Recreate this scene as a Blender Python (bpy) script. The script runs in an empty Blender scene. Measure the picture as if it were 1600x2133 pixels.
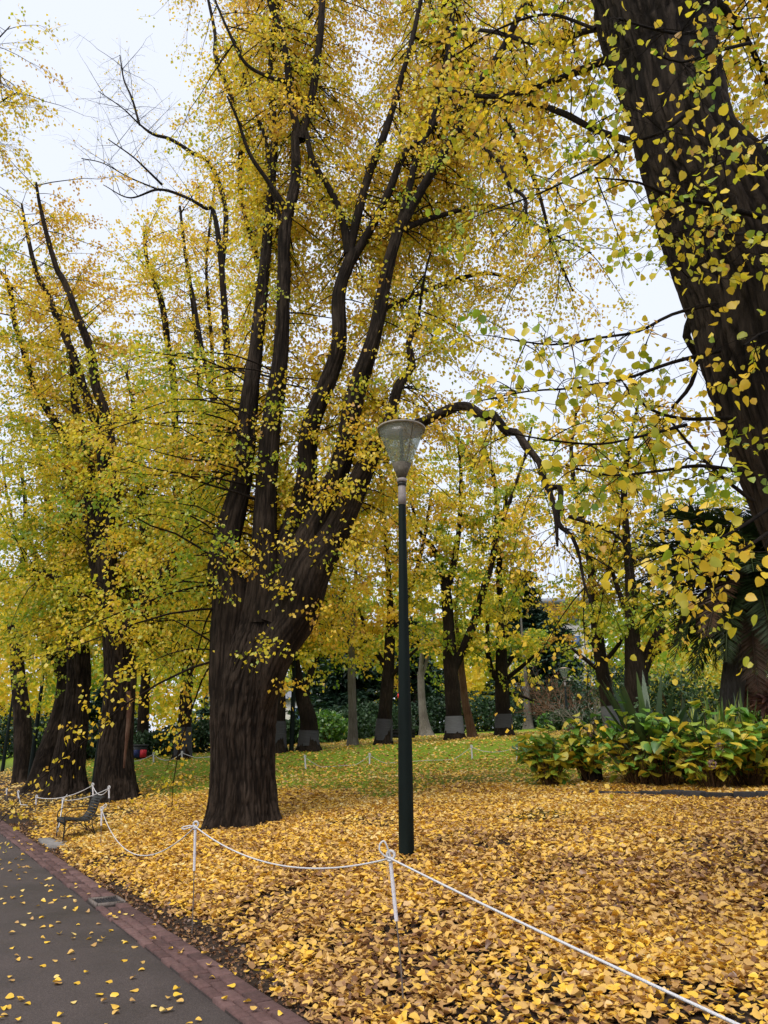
import bpy, math, random
import numpy as np
from mathutils import Vector, Matrix

sc = bpy.context.scene
col = sc.collection
R = math.radians
PI = math.pi

# ------------------------------------------------------------------ camera
EYE = 1.6
PITCH = R(17)
FOC = 1600.0                      # focal length in pixels of the 1600 x 2133 frame
cd = bpy.data.cameras.new('camera')
cam = bpy.data.objects.new('camera', cd)
col.objects.link(cam)
cam.location = (0, 0, EYE)
cam.rotation_euler = (R(90) + PITCH, 0, 0)
cd.sensor_fit = 'VERTICAL'
cd.sensor_height = 24
cd.lens = 24 * FOC / 2133
cd.clip_start = .05
cd.clip_end = 2000
sc.camera = cam

# ------------------------------------------------------------------ overcast sky
w = bpy.data.worlds.new('World')
sc.world = w
w.use_nodes = True
nt = w.node_tree
nt.nodes.clear()
SUN_EL, SUN_AZ = R(55), R(213)
sky = nt.nodes.new('ShaderNodeTexSky')
sky.sky_type = 'NISHITA'
sky.sun_disc = False
sky.sun_elevation = SUN_EL
sky.sun_rotation = SUN_AZ
sky.dust_density = 4
sky.air_density = 1.0
mixn = nt.nodes.new('ShaderNodeMix')
mixn.data_type = 'RGBA'
mixn.inputs['Factor'].default_value = .88           # even cloud layer over the clear sky
cl = nt.nodes.new('ShaderNodeRGB')
cl.outputs[0].default_value = (4.65, 4.9, 5.55, 1)
bg = nt.nodes.new('ShaderNodeBackground')
bg.inputs['Strength'].default_value = .1
wo = nt.nodes.new('ShaderNodeOutputWorld')
nt.links.new(sky.outputs[0], mixn.inputs['A'])
nt.links.new(cl.outputs[0], mixn.inputs['B'])
nt.links.new(mixn.outputs['Result'], bg.inputs['Color'])
nt.links.new(bg.outputs[0], wo.inputs['Surface'])
sd = bpy.data.lights.new('sun', 'SUN')
sd.energy = 1.5
sd.angle = R(40)
sd.color = (1, .96, .9)
sun = bpy.data.objects.new('sun', sd)
col.objects.link(sun)
sun.rotation_euler = (R(90) - SUN_EL, 0, PI - SUN_AZ)
sun.location = (0, -10, 40)

sc.view_settings.view_transform = 'Standard'
sc.view_settings.look = 'None'
sc.view_settings.gamma = 1
sc.view_settings.exposure = 1.08
sc.render.engine = 'CYCLES'
sc.cycles.max_bounces = 7
sc.cycles.diffuse_bounces = 4
sc.cycles.glossy_bounces = 2
sc.cycles.transmission_bounces = 4
sc.cycles.transparent_max_bounces = 8
sc.cycles.caustics_reflective = False
sc.cycles.caustics_refractive = False
sc.cycles.use_denoising = True

# ------------------------------------------------------------------ the lie of the land
KO = np.array([-.46, 5.33])             # a point on the lawn edge of the kerb
KT = np.array([-.5232, .8522])          # along the path, away from the camera
KN = np.array([.8522, .5232])           # from the path towards the lawn
BS = [-99, 0, .3, 1.0, 2, 3, 6, 12, 20, 40, 90]
BZ = [.05, .05, .09, .2, .36, .45, .66, .95, 1.42, 2.4, 3.6]

def smooth(a, b, x):
    t = np.clip((np.asarray(x, float) - a) / (b - a), 0, 1)
    return t * t * (3 - 2 * t)

def ks(x, y):
    x = np.asarray(x, float); y = np.asarray(y, float)
    dx, dy = x - KO[0], y - KO[1]
    return dx * KT[0] + dy * KT[1], dx * KN[0] + dy * KN[1]

def K(a, s):
    p = KO + KT * a + KN * s
    return float(p[0]), float(p[1])

def hash3(i, j, k):
    h = (i * 374761393 + j * 668265263 + k * 2147483647 + 12345) & 0xffffffff
    h = ((h ^ (h >> 13)) * 1274126177) & 0xffffffff
    h = h ^ (h >> 16)
    return (h & 0xffff) / 65535.0

def vnoise(x, y, z):
    x, y, z = np.broadcast_arrays(np.asarray(x, float), np.asarray(y, float), np.asarray(z, float))
    xi, yi, zi = np.floor(x).astype(np.int64), np.floor(y).astype(np.int64), np.floor(z).astype(np.int64)
    fx, fy, fz = x - xi, y - yi, z - zi
    fx, fy, fz = [f * f * (3 - 2 * f) for f in (fx, fy, fz)]
    r = 0
    for a in (0, 1):
        for b in (0, 1):
            for c in (0, 1):
                wgt = (fx if a else 1 - fx) * (fy if b else 1 - fy) * (fz if c else 1 - fz)
                r = r + wgt * hash3(xi + a, yi + b, zi + c)
    return r

def G(x, y):
    a, s = ks(x, y)
    z = np.interp(s, BS, BZ) + .65 * smooth(14, 32, y) * smooth(2, 6, s)
    z = z + (vnoise(np.asarray(x) * .9, np.asarray(y) * .9, 0) - .5) * .06 * smooth(.3, 1.5, s)
    return z

CP, SP = math.cos(PITCH), math.sin(PITCH)

def P(px, py, Y):
    """world point at forward distance Y seen along a direction of the photograph"""
    u, v = px - 800, 1066.5 - py
    r = np.array([u, FOC * CP - v * SP, FOC * SP + v * CP])
    return r * (Y / r[1]) + np.array([0, 0, EYE])

def depth(p):
    return p[1] * CP + (p[2] - EYE) * SP

def gp(px, py):
    """where the ground is hit along a direction of the photograph"""
    u, v = px - 800, 1066.5 - py
    r = np.array([u, FOC * CP - v * SP, FOC * SP + v * CP]); r = r / r[1]
    ys = np.arange(3, 140, .02)
    hit = np.nonzero(EYE + r[2] * ys < G(r[0] * ys, ys))[0]
    y = ys[hit[0]] if len(hit) else 60
    return np.array([r[0] * y, y, float(G(r[0] * y, y))])

def proj(p):
    p = np.asarray(p, float)
    z = p[..., 2] - EYE
    d = p[..., 1] * CP + z * SP
    v = z * CP - p[..., 1] * SP
    return 800 + FOC * p[..., 0] / d, 1066.5 - FOC * v / d, d

# ------------------------------------------------------------------ materials
MATS = {}

def new_mat(name):
    m = bpy.data.materials.new(name)
    m.use_nodes = True
    m.node_tree.nodes.clear()
    MATS[name] = m
    return m, m.node_tree, m.node_tree.nodes, m.node_tree.links

def ramp(n, stops):
    r = n.new('ShaderNodeValToRGB')
    e = r.color_ramp.elements
    while len(e) < len(stops):
        e.new(.5)
    for k, (p, c) in zip(e, stops):
        k.position = p
        k.color = (*c, 1)
    return r

def mat_solid(name, stops, rough=.7, scale=(8, 8, 8), detail=4, bump=.0, metal=0, spec=.3, obj_rand=0, bscale=None, coord='Object'):
    """principled surface whose base colour wanders through the colours of stops"""
    m, t, n, l = new_mat(name)
    o = n.new('ShaderNodeOutputMaterial'); b = n.new('ShaderNodeBsdfPrincipled')
    tc = n.new('ShaderNodeTexCoord'); mp = n.new('ShaderNodeMapping'); mp.inputs['Scale'].default_value = scale
    no = n.new('ShaderNodeTexNoise'); no.inputs['Scale'].default_value = 1; no.inputs['Detail'].default_value = detail
    no.inputs['Roughness'].default_value = .65
    l.new(tc.outputs[coord], mp.inputs['Vector']); l.new(mp.outputs[0], no.inputs['Vector'])
    rp = ramp(n, stops)
    if obj_rand:
        oi = n.new('ShaderNodeObjectInfo'); ad = n.new('ShaderNodeMath'); ad.operation = 'MULTIPLY_ADD'
        l.new(oi.outputs['Random'], ad.inputs[0]); ad.inputs[1].default_value = obj_rand; 
        sb = n.new('ShaderNodeMath'); sb.operation = 'SUBTRACT'; sb.inputs[1].default_value = obj_rand / 2
        l.new(no.outputs['Fac'], sb.inputs[0]); l.new(sb.outputs[0], ad.inputs[2])
        l.new(ad.outputs[0], rp.inputs[0])
    else:
        l.new(no.outputs['Fac'], rp.inputs[0])
    l.new(rp.outputs[0], b.inputs['Base Color'])
    b.inputs['Roughness'].default_value = rough; b.inputs['Metallic'].default_value = metal
    b.inputs['Specular IOR Level'].default_value = spec
    if bump:
        bp = n.new('ShaderNodeBump'); bp.inputs['Strength'].default_value = bump; bp.inputs['Distance'].default_value = .02
        src = no
        if bscale:
            src = n.new('ShaderNodeTexNoise'); src.inputs['Scale'].default_value = bscale; src.inputs['Detail'].default_value = 5
            l.new(tc.outputs[coord], src.inputs['Vector'])
        l.new(src.outputs['Fac'], bp.inputs['Height']); l.new(bp.outputs[0], b.inputs['Normal'])
    l.new(b.outputs[0], o.inputs['Surface'])
    return m

def mat_leaf(name, stops, trans=.4, gloss=.04, rough=.45):
    """thin leaf: colour by the per-leaf attribute tone, light passes through"""
    m, t, n, l = new_mat(name)
    o = n.new('ShaderNodeOutputMaterial')
    at = n.new('ShaderNodeAttribute'); at.attribute_name = 'tone'
    rp = ramp(n, stops)
    l.new(at.outputs['Fac'], rp.inputs[0])
    d = n.new('ShaderNodeBsdfDiffuse'); tr = n.new('ShaderNodeBsdfTranslucent'); g = n.new('ShaderNodeBsdfGlossy')
    g.inputs['Roughness'].default_value = rough
    l.new(rp.outputs[0], d.inputs[0]); l.new(rp.outputs[0], tr.inputs[0])
    m1 = n.new('ShaderNodeMixShader'); m1.inputs[0].default_value = trans
    m2 = n.new('ShaderNodeMixShader'); m2.inputs[0].default_value = gloss
    l.new(d.outputs[0], m1.inputs[1]); l.new(tr.outputs[0], m1.inputs[2])
    l.new(m1.outputs[0], m2.inputs[1]); l.new(g.outputs[0], m2.inputs[2])
    l.new(m2.outputs[0], o.inputs['Surface'])
    return m

mat_leaf('tree_leaf', [(0, (.15, .28, .02)), (.28, (.32, .42, .025)), (.5, (.60, .54, .03)),
                       (.7, (.88, .65, .04)), (.88, (.90, .58, .045)), (1, (.58, .32, .05))], trans=.55)
mat_leaf('fallen_leaf', [(0, (.09, .04, .02)), (.22, (.24, .115, .05)), (.42, (.48, .28, .10)), (.62, (.68, .42, .11)),
                         (.82, (.80, .48, .055)), (.94, (.84, .53, .055)), (1, (.80, .62, .26))], trans=.2, gloss=.05, rough=.4)
mat_leaf('shrub_leaf', [(0, (.03, .09, .018)), (.4, (.10, .25, .026)), (.6, (.20, .38, .035)), (.8, (.58, .52, .04)), (1, (.78, .55, .05))], trans=.35, gloss=.08)
mat_leaf('dark_leaf', [(0, (.008, .02, .01)), (.5, (.022, .05, .02)), (1, (.06, .11, .04))], trans=.15, gloss=.03)
mat_leaf('needle', [(0, (.008, .02, .014)), (.5, (.018, .042, .026)), (1, (.045, .085, .05))], trans=.1, gloss=.04)
mat_leaf('palm_leaf', [(0, (.008, .016, .006)), (.5, (.022, .038, .010)), (.8, (.05, .068, .016)), (.9, (.055, .032, .018)), (1, (.085, .048, .028))], trans=.2, gloss=.02)
mat_leaf('strap_leaf', [(0, (.012, .03, .012)), (.4, (.03, .07, .022)), (.7, (.14, .26, .03)), (1, (.45, .48, .05))], trans=.25, gloss=.1)
mat_leaf('pink_leaf', [(0, (.18, .085, .07)), (1, (.46, .25, .21))], trans=.25)
mat_leaf('grass_blade', [(0, (.05, .10, .012)), (1, (.14, .24, .025))], trans=.3)

def mat_bark(name, c0, c1, c2, scale=1.0):
    m, t, n, l = new_mat(name)
    o = n.new('ShaderNodeOutputMaterial'); b = n.new('ShaderNodeBsdfPrincipled')
    tc = n.new('ShaderNodeTexCoord')
    mp = n.new('ShaderNodeMapping'); mp.inputs['Scale'].default_value = (26 * scale, 26 * scale, 3.2 * scale)
    l.new(tc.outputs['Object'], mp.inputs['Vector'])
    no = n.new('ShaderNodeTexNoise'); no.inputs['Detail'].default_value = 6; no.inputs['Roughness'].default_value = .7; no.inputs['Scale'].default_value = 1
    no.inputs['Distortion'].default_value = .6
    l.new(mp.outputs[0], no.inputs['Vector'])
    n2 = n.new('ShaderNodeTexNoise'); n2.inputs['Scale'].default_value = 1.3 * scale; n2.inputs['Detail'].default_value = 3
    l.new(tc.outputs['Object'], n2.inputs['Vector'])
    mx = n.new('ShaderNodeMath'); mx.operation = 'MULTIPLY_ADD'; mx.inputs[1].default_value = .55
    l.new(n2.outputs['Fac'], mx.inputs[0])
    m2 = n.new('ShaderNodeMath'); m2.operation = 'MULTIPLY_ADD'; m2.inputs[1].default_value = .75; m2.inputs[2].default_value = -.14
    l.new(no.outputs['Fac'], m2.inputs[0]); l.new(m2.outputs[0], mx.inputs[2])
    rp = ramp(n, [(.28, c0), (.52, c1), (.8, c2)])
    ra = n.new('ShaderNodeAttribute'); ra.attribute_name = 'ridge'
    ma = n.new('ShaderNodeMath'); ma.operation = 'MULTIPLY_ADD'; ma.inputs[1].default_value = .30
    l.new(ra.outputs['Fac'], ma.inputs[0]); l.new(mx.outputs[0], ma.inputs[2])
    l.new(ma.outputs[0], rp.inputs[0]); l.new(rp.outputs[0], b.inputs['Base Color'])
    b.inputs['Roughness'].default_value = .95; b.inputs['Specular IOR Level'].default_value = .12
    bp = n.new('ShaderNodeBump'); bp.inputs['Strength'].default_value = 1.0; bp.inputs['Distance'].default_value = .05
    l.new(no.outputs['Fac'], bp.inputs['Height']); l.new(bp.outputs[0], b.inputs['Normal'])
    l.new(b.outputs[0], o.inputs['Surface'])
    return m

mat_bark('bark', (.005, .0033, .0026), (.016, .011, .0078), (.056, .040, .030))
mat_bark('bark_wound', (.03, .014, .010), (.10, .05, .032), (.20, .14, .105), 1.5)
mat_bark('bark_red', (.06, .03, .02), (.17, .09, .055), (.30, .19, .13))
mat_bark('bark_pale', (.07, .06, .05), (.16, .14, .12), (.28, .26, .23))
mat_bark('bark_grey', (.02, .017, .015), (.06, .052, .048), (.13, .12, .115))
mat_bark('pale_stem', (.16, .13, .10), (.30, .26, .21), (.45, .41, .35), 3)
mat_bark('brown_stem', (.05, .028, .014), (.13, .075, .035), (.24, .15, .07), 3)
mat_solid('tree_wrap', [(.3, (.030, .029, .033)), (.7, (.055, .054, .060))], .9, (3, 3, 40))
mat_solid('wrap_light', [(.3, (.085, .085, .095)), (.7, (.14, .14, .155))], .9, (3, 3, 40))
mat_solid('pole_paint', [(.3, (.0025, .005, .0045)), (.7, (.006, .011, .010))], .55, (3, 3, 1), bump=.1, bscale=40, spec=.10)
mat_solid('galvanised', [(.3, (.15, .125, .12)), (.7, (.27, .235, .23))], .6, (14, 14, 5), bump=.1)
mat_solid('lamp_rim', [(.3, (.16, .14, .12)), (.7, (.30, .26, .22))], .6, (14, 14, 14))
mat_solid('lamp_lid', [(.3, (.30, .21, .14)), (.7, (.48, .36, .25))], .8, (6, 6, 6))
mat_solid('grime', [(.3, (.05, .042, .032)), (.7, (.14, .12, .095))], .9, (20, 20, 20), bump=.4)
mat_solid('rope', [(.3, (.46, .45, .46)), (.7, (.66, .65, .66))], .8, (120, 120, 120), bump=.5)
mat_solid('stake_sleeve', [(.3, (.52, .50, .54)), (.7, (.70, .68, .72))], .7, (60, 60, 30), bump=.3)
mat_solid('stake_steel', [(.3, (.08, .06, .05)), (.7, (.18, .15, .13))], .6, (60, 60, 30))
mat_solid('iron', [(.3, (.008, .008, .008)), (.7, (.022, .020, .018))], .5, (30, 30, 30), bump=.2)
mat_solid('chair_slat', [(.3, (.005, .005, .005)), (.7, (.014, .013, .012))], .55, (6, 60, 60), bump=.2, spec=.25)
mat_solid('concrete', [(.3, (.12, .11, .105)), (.7, (.24, .225, .21))], .9, (10, 10, 10), detail=8, bump=.3)
mat_solid('brick', [(.25, (.060, .032, .029)), (.5, (.100, .054, .049)), (.8, (.145, .084, .076))], .85, (14, 14, 14), detail=6, bump=.35, obj_rand=.45, bscale=60)
mat_solid('joint', [(.3, (.016, .012, .011)), (.7, (.045, .034, .03))], .95, (30, 30, 30), bump=.4)
mat_solid('edging', [(.3, (.012, .011, .012)), (.7, (.04, .036, .036))], .9, (9, 9, 9), bump=.6, obj_rand=.3)
mat_solid('stump_wood', [(.3, (.04, .025, .015)), (.7, (.13, .085, .05))], .9, (30, 30, 4), bump=.6)
mat_solid('facade', [(.3, (.46, .43, .40)), (.7, (.58, .55, .51))], .8, (.5, .5, .5))
mat_solid('roof_slab', [(.3, (.16, .17, .20)), (.7, (.22, .23, .26))], .7, (.5, .5, .5))
mat_solid('window_glass', [(.3, (.05, .08, .16)), (.7, (.10, .16, .30))], .08, (1, 1, 1), spec=.8)
mat_solid('window_frame', [(.3, (.5, .5, .5)), (.7, (.62, .62, .62))], .6, (1, 1, 1))
mat_solid('bin_dark', [(.3, (.012, .014, .016)), (.7, (.03, .033, .036))], .5, (5, 5, 5))
mat_solid('bin_red', [(.3, (.50, .02, .04)), (.7, (.62, .035, .06))], .5, (5, 5, 5))
mat_solid('bin_blue', [(.3, (.01, .018, .09)), (.7, (.016, .028, .13))], .5, (5, 5, 5))
mat_solid('flower_brown', [(.3, (.12, .07, .07)), (.7, (.30, .20, .19))], .9, (30, 30, 30))
mat_solid('red_reflector', [(.3, (.55, .02, .015)), (.7, (.65, .03, .02))], .3, (5, 5, 5))

def mat_glass():
    m, t, n, l = new_mat('lamp_glass')
    o = n.new('ShaderNodeOutputMaterial')
    tr = n.new('ShaderNodeBsdfTransparent'); tr.inputs[0].default_value = (.93, .95, .93, 1)
    d = n.new('ShaderNodeBsdfDiffuse'); d.inputs[0].default_value = (.34, .36, .33, 1)
    tl = n.new('ShaderNodeBsdfTranslucent'); tl.inputs[0].default_value = (.55, .58, .56, 1)
    g = n.new('ShaderNodeBsdfGlossy'); g.inputs['Roughness'].default_value = .15
    tc = n.new('ShaderNodeTexCoord'); no = n.new('ShaderNodeTexNoise'); no.inputs['Scale'].default_value = 9; no.inputs['Detail'].default_value = 6
    l.new(tc.outputs['Object'], no.inputs['Vector'])
    rp = ramp(n, [(.35, (.20, .20, .20)), (.75, (.46, .46, .46))]); l.new(no.outputs['Fac'], rp.inputs[0])
    m1 = n.new('ShaderNodeMixShader'); m1.inputs[0].default_value = .6
    l.new(d.outputs[0], m1.inputs[1]); l.new(tl.outputs[0], m1.inputs[2])
    m2 = n.new('ShaderNodeMixShader'); l.new(rp.outputs[0], m2.inputs[0]); l.new(tr.outputs[0], m2.inputs[1]); l.new(m1.outputs[0], m2.inputs[2])
    m3 = n.new('ShaderNodeMixShader'); m3.inputs[0].default_value = .025
    l.new(m2.outputs[0], m3.inputs[1]); l.new(g.outputs[0], m3.inputs[2])
    l.new(m3.outputs[0], o.inputs['Surface'])
mat_glass()

def mat_ground():
    m, t, n, l = new_mat('lawn')
    o = n.new('ShaderNodeOutputMaterial'); b = n.new('ShaderNodeBsdfPrincipled')
    tc = n.new('ShaderNodeTexCoord')
    def noise(s, d=5):
        x = n.new('ShaderNodeTexNoise'); x.inputs['Scale'].default_value = s; x.inputs['Detail'].default_value = d
        x.inputs['Roughness'].default_value = .7
        l.new(tc.outputs['Object'], x.inputs['Vector']); return x
    soil = ramp(n, [(.32, (.010, .007, .005)), (.5, (.038, .026, .019)), (.72, (.10, .07, .05))]); l.new(noise(14, 8).outputs['Fac'], soil.inputs[0])
    grass = ramp(n, [(.3, (.11, .17, .014)), (.5, (.18, .26, .02)), (.75, (.25, .32, .03))]); l.new(noise(22, 6).outputs['Fac'], grass.inputs[0])
    at = n.new('ShaderNodeAttribute'); at.attribute_name = 'grass'
    mx = n.new('ShaderNodeMix'); mx.data_type = 'RGBA'
    l.new(at.outputs['Fac'], mx.inputs['Factor']); l.new(soil.outputs[0], mx.inputs['A']); l.new(grass.outputs[0], mx.inputs['B'])
    # a litter of leaves too far off to be told apart
    vo = n.new('ShaderNodeTexVoronoi'); vo.inputs['Scale'].default_value = 11; l.new(tc.outputs['Object'], vo.inputs['Vector'])
    lit = ramp(n, [(0, (.16, .08, .03)), (.4, (.42, .25, .07)), (.75, (.60, .38, .05)), (1, (.66, .44, .06))]); l.new(vo.outputs['Color'], lit.inputs[0])
    at2 = n.new('ShaderNodeAttribute'); at2.attribute_name = 'litter'
    n3 = noise(3.5, 8)
    ad = n.new('ShaderNodeMath'); ad.operation = 'ADD'; l.new(at2.outputs['Fac'], ad.inputs[0]); l.new(n3.outputs['Fac'], ad.inputs[1])
    st = ramp(n, [(.98, (0, 0, 0)), (1.0, (1, 1, 1))])
    gt = n.new('ShaderNodeMath'); gt.operation = 'GREATER_THAN'; gt.inputs[1].default_value = 1.0
    l.new(ad.outputs[0], gt.inputs[0])
    m2 = n.new('ShaderNodeMix'); m2.data_type = 'RGBA'
    l.new(gt.outputs[0], m2.inputs['Factor']); l.new(mx.outputs['Result'], m2.inputs['A']); l.new(lit.outputs[0], m2.inputs['B'])
    l.new(m2.outputs['Result'], b.inputs['Base Color'])
    b.inputs['Roughness'].default_value = .95; b.inputs['Specular IOR Level'].default_value = .1
    bp = n.new('ShaderNodeBump'); bp.inputs['Strength'].default_value = .8; bp.inputs['Distance'].default_value = .04
    l.new(noise(30, 8).outputs['Fac'], bp.inputs['Height']); l.new(bp.outputs[0], b.inputs['Normal'])
    l.new(b.outputs[0], o.inputs['Surface'])
mat_ground()

def mat_asphalt():
    m, t, n, l = new_mat('asphalt')
    o = n.new('ShaderNodeOutputMaterial'); b = n.new('ShaderNodeBsdfPrincipled')
    tc = n.new('ShaderNodeTexCoord')
    a = n.new('ShaderNodeTexNoise'); a.inputs['Scale'].default_value = 130; a.inputs['Detail'].default_value = 3
    c = n.new('ShaderNodeTexNoise'); c.inputs['Scale'].default_value = 1.1; c.inputs['Detail'].default_value = 6
    v = n.new('ShaderNodeTexVoronoi'); v.inputs['Scale'].default_value = 160
    for x in (a, c, v):
        l.new(tc.outputs['Object'], x.inputs['Vector'])
    r1 = ramp(n, [(.25, (.028, .022, .020)), (.5, (.054, .043, .040)), (.8, (.105, .086, .080))]); l.new(a.outputs['Fac'], r1.inputs[0])
    r2 = ramp(n, [(.3, (.72, .72, .72)), (.7, (1.25, 1.2, 1.18))]); l.new(c.outputs['Fac'], r2.inputs[0])
    mx = n.new('ShaderNodeMix'); mx.data_type = 'RGBA'; mx.blend_type = 'MULTIPLY'; mx.inputs['Factor'].default_value = 1
    l.new(r1.outputs[0], mx.inputs['A']); l.new(r2.outputs[0], mx.inputs['B']); l.new(mx.outputs['Result'], b.inputs['Base Color'])
    r3 = ramp(n, [(.3, (.55, .55, .55)), (.7, (.85, .85, .85))]); l.new(c.outputs['Fac'], r3.inputs[0]); l.new(r3.outputs[0], b.inputs['Roughness'])
    b.inputs['Specular IOR Level'].default_value = .3
    bp = n.new('ShaderNodeBump'); bp.inputs['Strength'].default_value = .5; bp.inputs['Distance'].default_value = .006
    l.new(v.outputs['Distance'], bp.inputs['Height']); l.new(bp.outputs[0], b.inputs['Normal'])
    l.new(b.outputs[0], o.inputs['Surface'])
mat_asphalt()

# ------------------------------------------------------------------ mesh helpers
def mesh_np(name, verts, polys, mat, smooth_=False, attrs=None):
    """polys: (n, 3) or (n, 4) index array, or a list of such arrays"""
    if not isinstance(polys, list):
        polys = [polys]
    me = bpy.data.meshes.new(name)
    verts = np.ascontiguousarray(verts, dtype=np.float32)
    me.vertices.add(len(verts)); me.vertices.foreach_set('co', verts.ravel())
    loops = np.concatenate([p.ravel() for p in polys]).astype(np.int32)
    tot = np.concatenate([np.full(len(p), p.shape[1]) for p in polys]).astype(np.int32)
    start = np.concatenate([[0], np.cumsum(tot)[:-1]]).astype(np.int32)
    me.loops.add(len(loops)); me.loops.foreach_set('vertex_index', loops)
    me.polygons.add(len(tot)); me.polygons.foreach_set('loop_start', start)
    if smooth_:
        me.polygons.foreach_set('use_smooth', np.ones(len(tot), dtype=bool))
    for an, (dom, vals) in (attrs or {}).items():
        at = me.attributes.new(an, 'FLOAT', dom)
        at.data.foreach_set('value', np.ascontiguousarray(vals, dtype=np.float32))
    me.update(calc_edges=True)
    me.materials.append(MATS[mat])
    return me

def obj(name, me, parent=None, loc=None, rot=None):
    o = bpy.data.objects.new(name, me)
    col.objects.link(o)
    if parent is not None:
        o.parent = parent
    if loc is not None:
        o.location = [float(c) for c in loc]
    if rot is not None:
        o.rotation_euler = rot
    return o

def tag(o, label=None, cat=None, group=None, kind=None):
    if label: o['label'] = label
    if cat: o['category'] = cat
    if group: o['group'] = group
    if kind: o['kind'] = kind
    return o

def thing(name, label, cat, loc=(0, 0, 0), rz=0, group=None):
    return tag(obj(name, None, None, loc, (0, 0, rz)), label, cat, group)

class MB:
    def __init__(self):
        self.v = []; self.f = {3: [], 4: []}; self.n = 0
    def add(self, v, f):
        v = np.asarray(v, float); f = np.asarray(f, int)
        self.v.append(v); self.f[f.shape[1]].append(f + self.n); self.n += len(v)
    def box(self, c, s, rot=None, bev=.0):
        x, y, z = [a / 2 for a in s]
        q = np.array([[i, j, k] for i in (-x, x) for j in (-y, y) for k in (-z, z)])
        if rot is not None:
            q = q @ np.array(rot).T
        self.add(q + np.array(c), [[0, 1, 3, 2], [4, 6, 7, 5], [0, 4, 5, 1], [2, 3, 7, 6], [0, 2, 6, 4], [1, 5, 7, 3]])
    def tube(self, pts, rad, seg=8, cap=True):
        v, f = sweep(np.asarray(pts, float), np.broadcast_to(np.asarray(rad, float), (len(pts),)), seg)
        n0 = self.n
        self.add(v, f)
        if cap:
            for base, rev in ((0, True), (len(v) - seg, False)):
                c = v[base:base + seg].mean(0)
                idx = np.arange(seg)
                tri = np.stack([np.full(seg, seg), idx, (idx + 1) % seg], 1)
                self.add(np.vstack([v[base:base + seg], c[None]]), tri[:, ::-1] if rev else tri)
    def lathe(self, prof, seg=32):
        prof = np.asarray(prof, float)
        th = np.arange(seg) * 2 * PI / seg
        v = np.stack([prof[:, None, 0] * np.cos(th), prof[:, None, 0] * np.sin(th), np.repeat(prof[:, 1:2], seg, 1)], 2).reshape(-1, 3)
        k = len(prof)
        i, j = np.meshgrid(np.arange(k - 1), np.arange(seg), indexing='ij')
        a = i * seg + j; b = i * seg + (j + 1) % seg
        self.add(v, np.stack([a, b, b + seg, a + seg], 2).reshape(-1, 4))
    def mesh(self, name, mat, smooth_=False, attrs=None):
        fs = [np.concatenate(self.f[k]) for k in (4, 3) if self.f[k]]
        return mesh_np(name, np.concatenate(self.v), fs, mat, smooth_, attrs)

def frames(pts):
    t = np.gradient(pts, axis=0)
    t /= np.linalg.norm(t, axis=1, keepdims=True) + 1e-9
    ref = np.array([1.0, 0, 0]) if abs(t[0][0]) < .8 else np.array([0, 1.0, 0])
    u = np.zeros_like(pts)
    p = ref
    for i in range(len(pts)):
        q = p - t[i] * (p @ t[i]); q /= np.linalg.norm(q) + 1e-9
        u[i] = q; p = q
    return t, u, np.cross(t, u)

def sweep(pts, rad, seg):
    t, u, v = frames(pts)
    th = np.arange(seg) * 2 * PI / seg
    q = pts[:, None] + rad[:, None, None] * (np.cos(th)[None, :, None] * u[:, None] + np.sin(th)[None, :, None] * v[:, None])
    k = len(pts)
    i, j = np.meshgrid(np.arange(k - 1), np.arange(seg), indexing='ij')
    a = i * seg + j; b = i * seg + (j + 1) % seg
    return q.reshape(-1, 3), np.stack([a, b, b + seg, a + seg], 2).reshape(-1, 4)

def spline(pts, step):
    """Catmull-Rom resampling of control rows (any number of columns, first three are x y z)"""
    p = np.asarray(pts, float)
    if len(p) < 3:
        n = max(2, int(np.linalg.norm(p[-1, :3] - p[0, :3]) / step) + 1)
        return p[0] + (p[-1] - p[0]) * np.linspace(0, 1, n)[:, None]
    e = np.vstack([2 * p[0] - p[1], p, 2 * p[-1] - p[-2]])
    out = []
    for i in range(1, len(e) - 2):
        n = max(1, int(np.linalg.norm(e[i + 1, :3] - e[i, :3]) / step))
        t = (np.arange(n) / n)[:, None]
        out.append(.5 * (2 * e[i] + (e[i + 1] - e[i - 1]) * t + (2 * e[i - 1] - 5 * e[i] + 4 * e[i + 1] - e[i + 2]) * t ** 2
                         + (3 * e[i] - e[i - 1] - 3 * e[i + 1] + e[i + 2]) * t ** 3))
    out.append(p[-1:])
    return np.vstack(out)

def tubes(paths, rad, seg=3):
    """many thin tubes at once: paths (N, K, 3), rad (N, K)"""
    N, Kk, _ = paths.shape
    d = paths[:, -1] - paths[:, 0]
    d /= np.linalg.norm(d, axis=1, keepdims=True) + 1e-9
    ref = np.where(np.abs(d[:, 2:3]) > .9, np.array([[1.0, 0, 0]]), np.array([[0, 0, 1.0]]))
    u = np.cross(d, ref); u /= np.linalg.norm(u, axis=1, keepdims=True) + 1e-9
    v = np.cross(d, u)
    th = np.arange(seg) * 2 * PI / seg
    ring = np.cos(th)[None, :, None] * u[:, None] + np.sin(th)[None, :, None] * v[:, None]
    q = paths[:, :, None] + rad[:, :, None, None] * ring[:, None]
    n, i, j = np.meshgrid(np.arange(N), np.arange(Kk - 1), np.arange(seg), indexing='ij')
    a = (n * Kk + i) * seg + j; b = (n * Kk + i) * seg + (j + 1) % seg
    return q.reshape(-1, 3), np.stack([a, b, b + seg, a + seg], 3).reshape(-1, 4)

def unit(a):
    return a / (np.linalg.norm(a, axis=-1, keepdims=True) + 1e-9)

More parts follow.
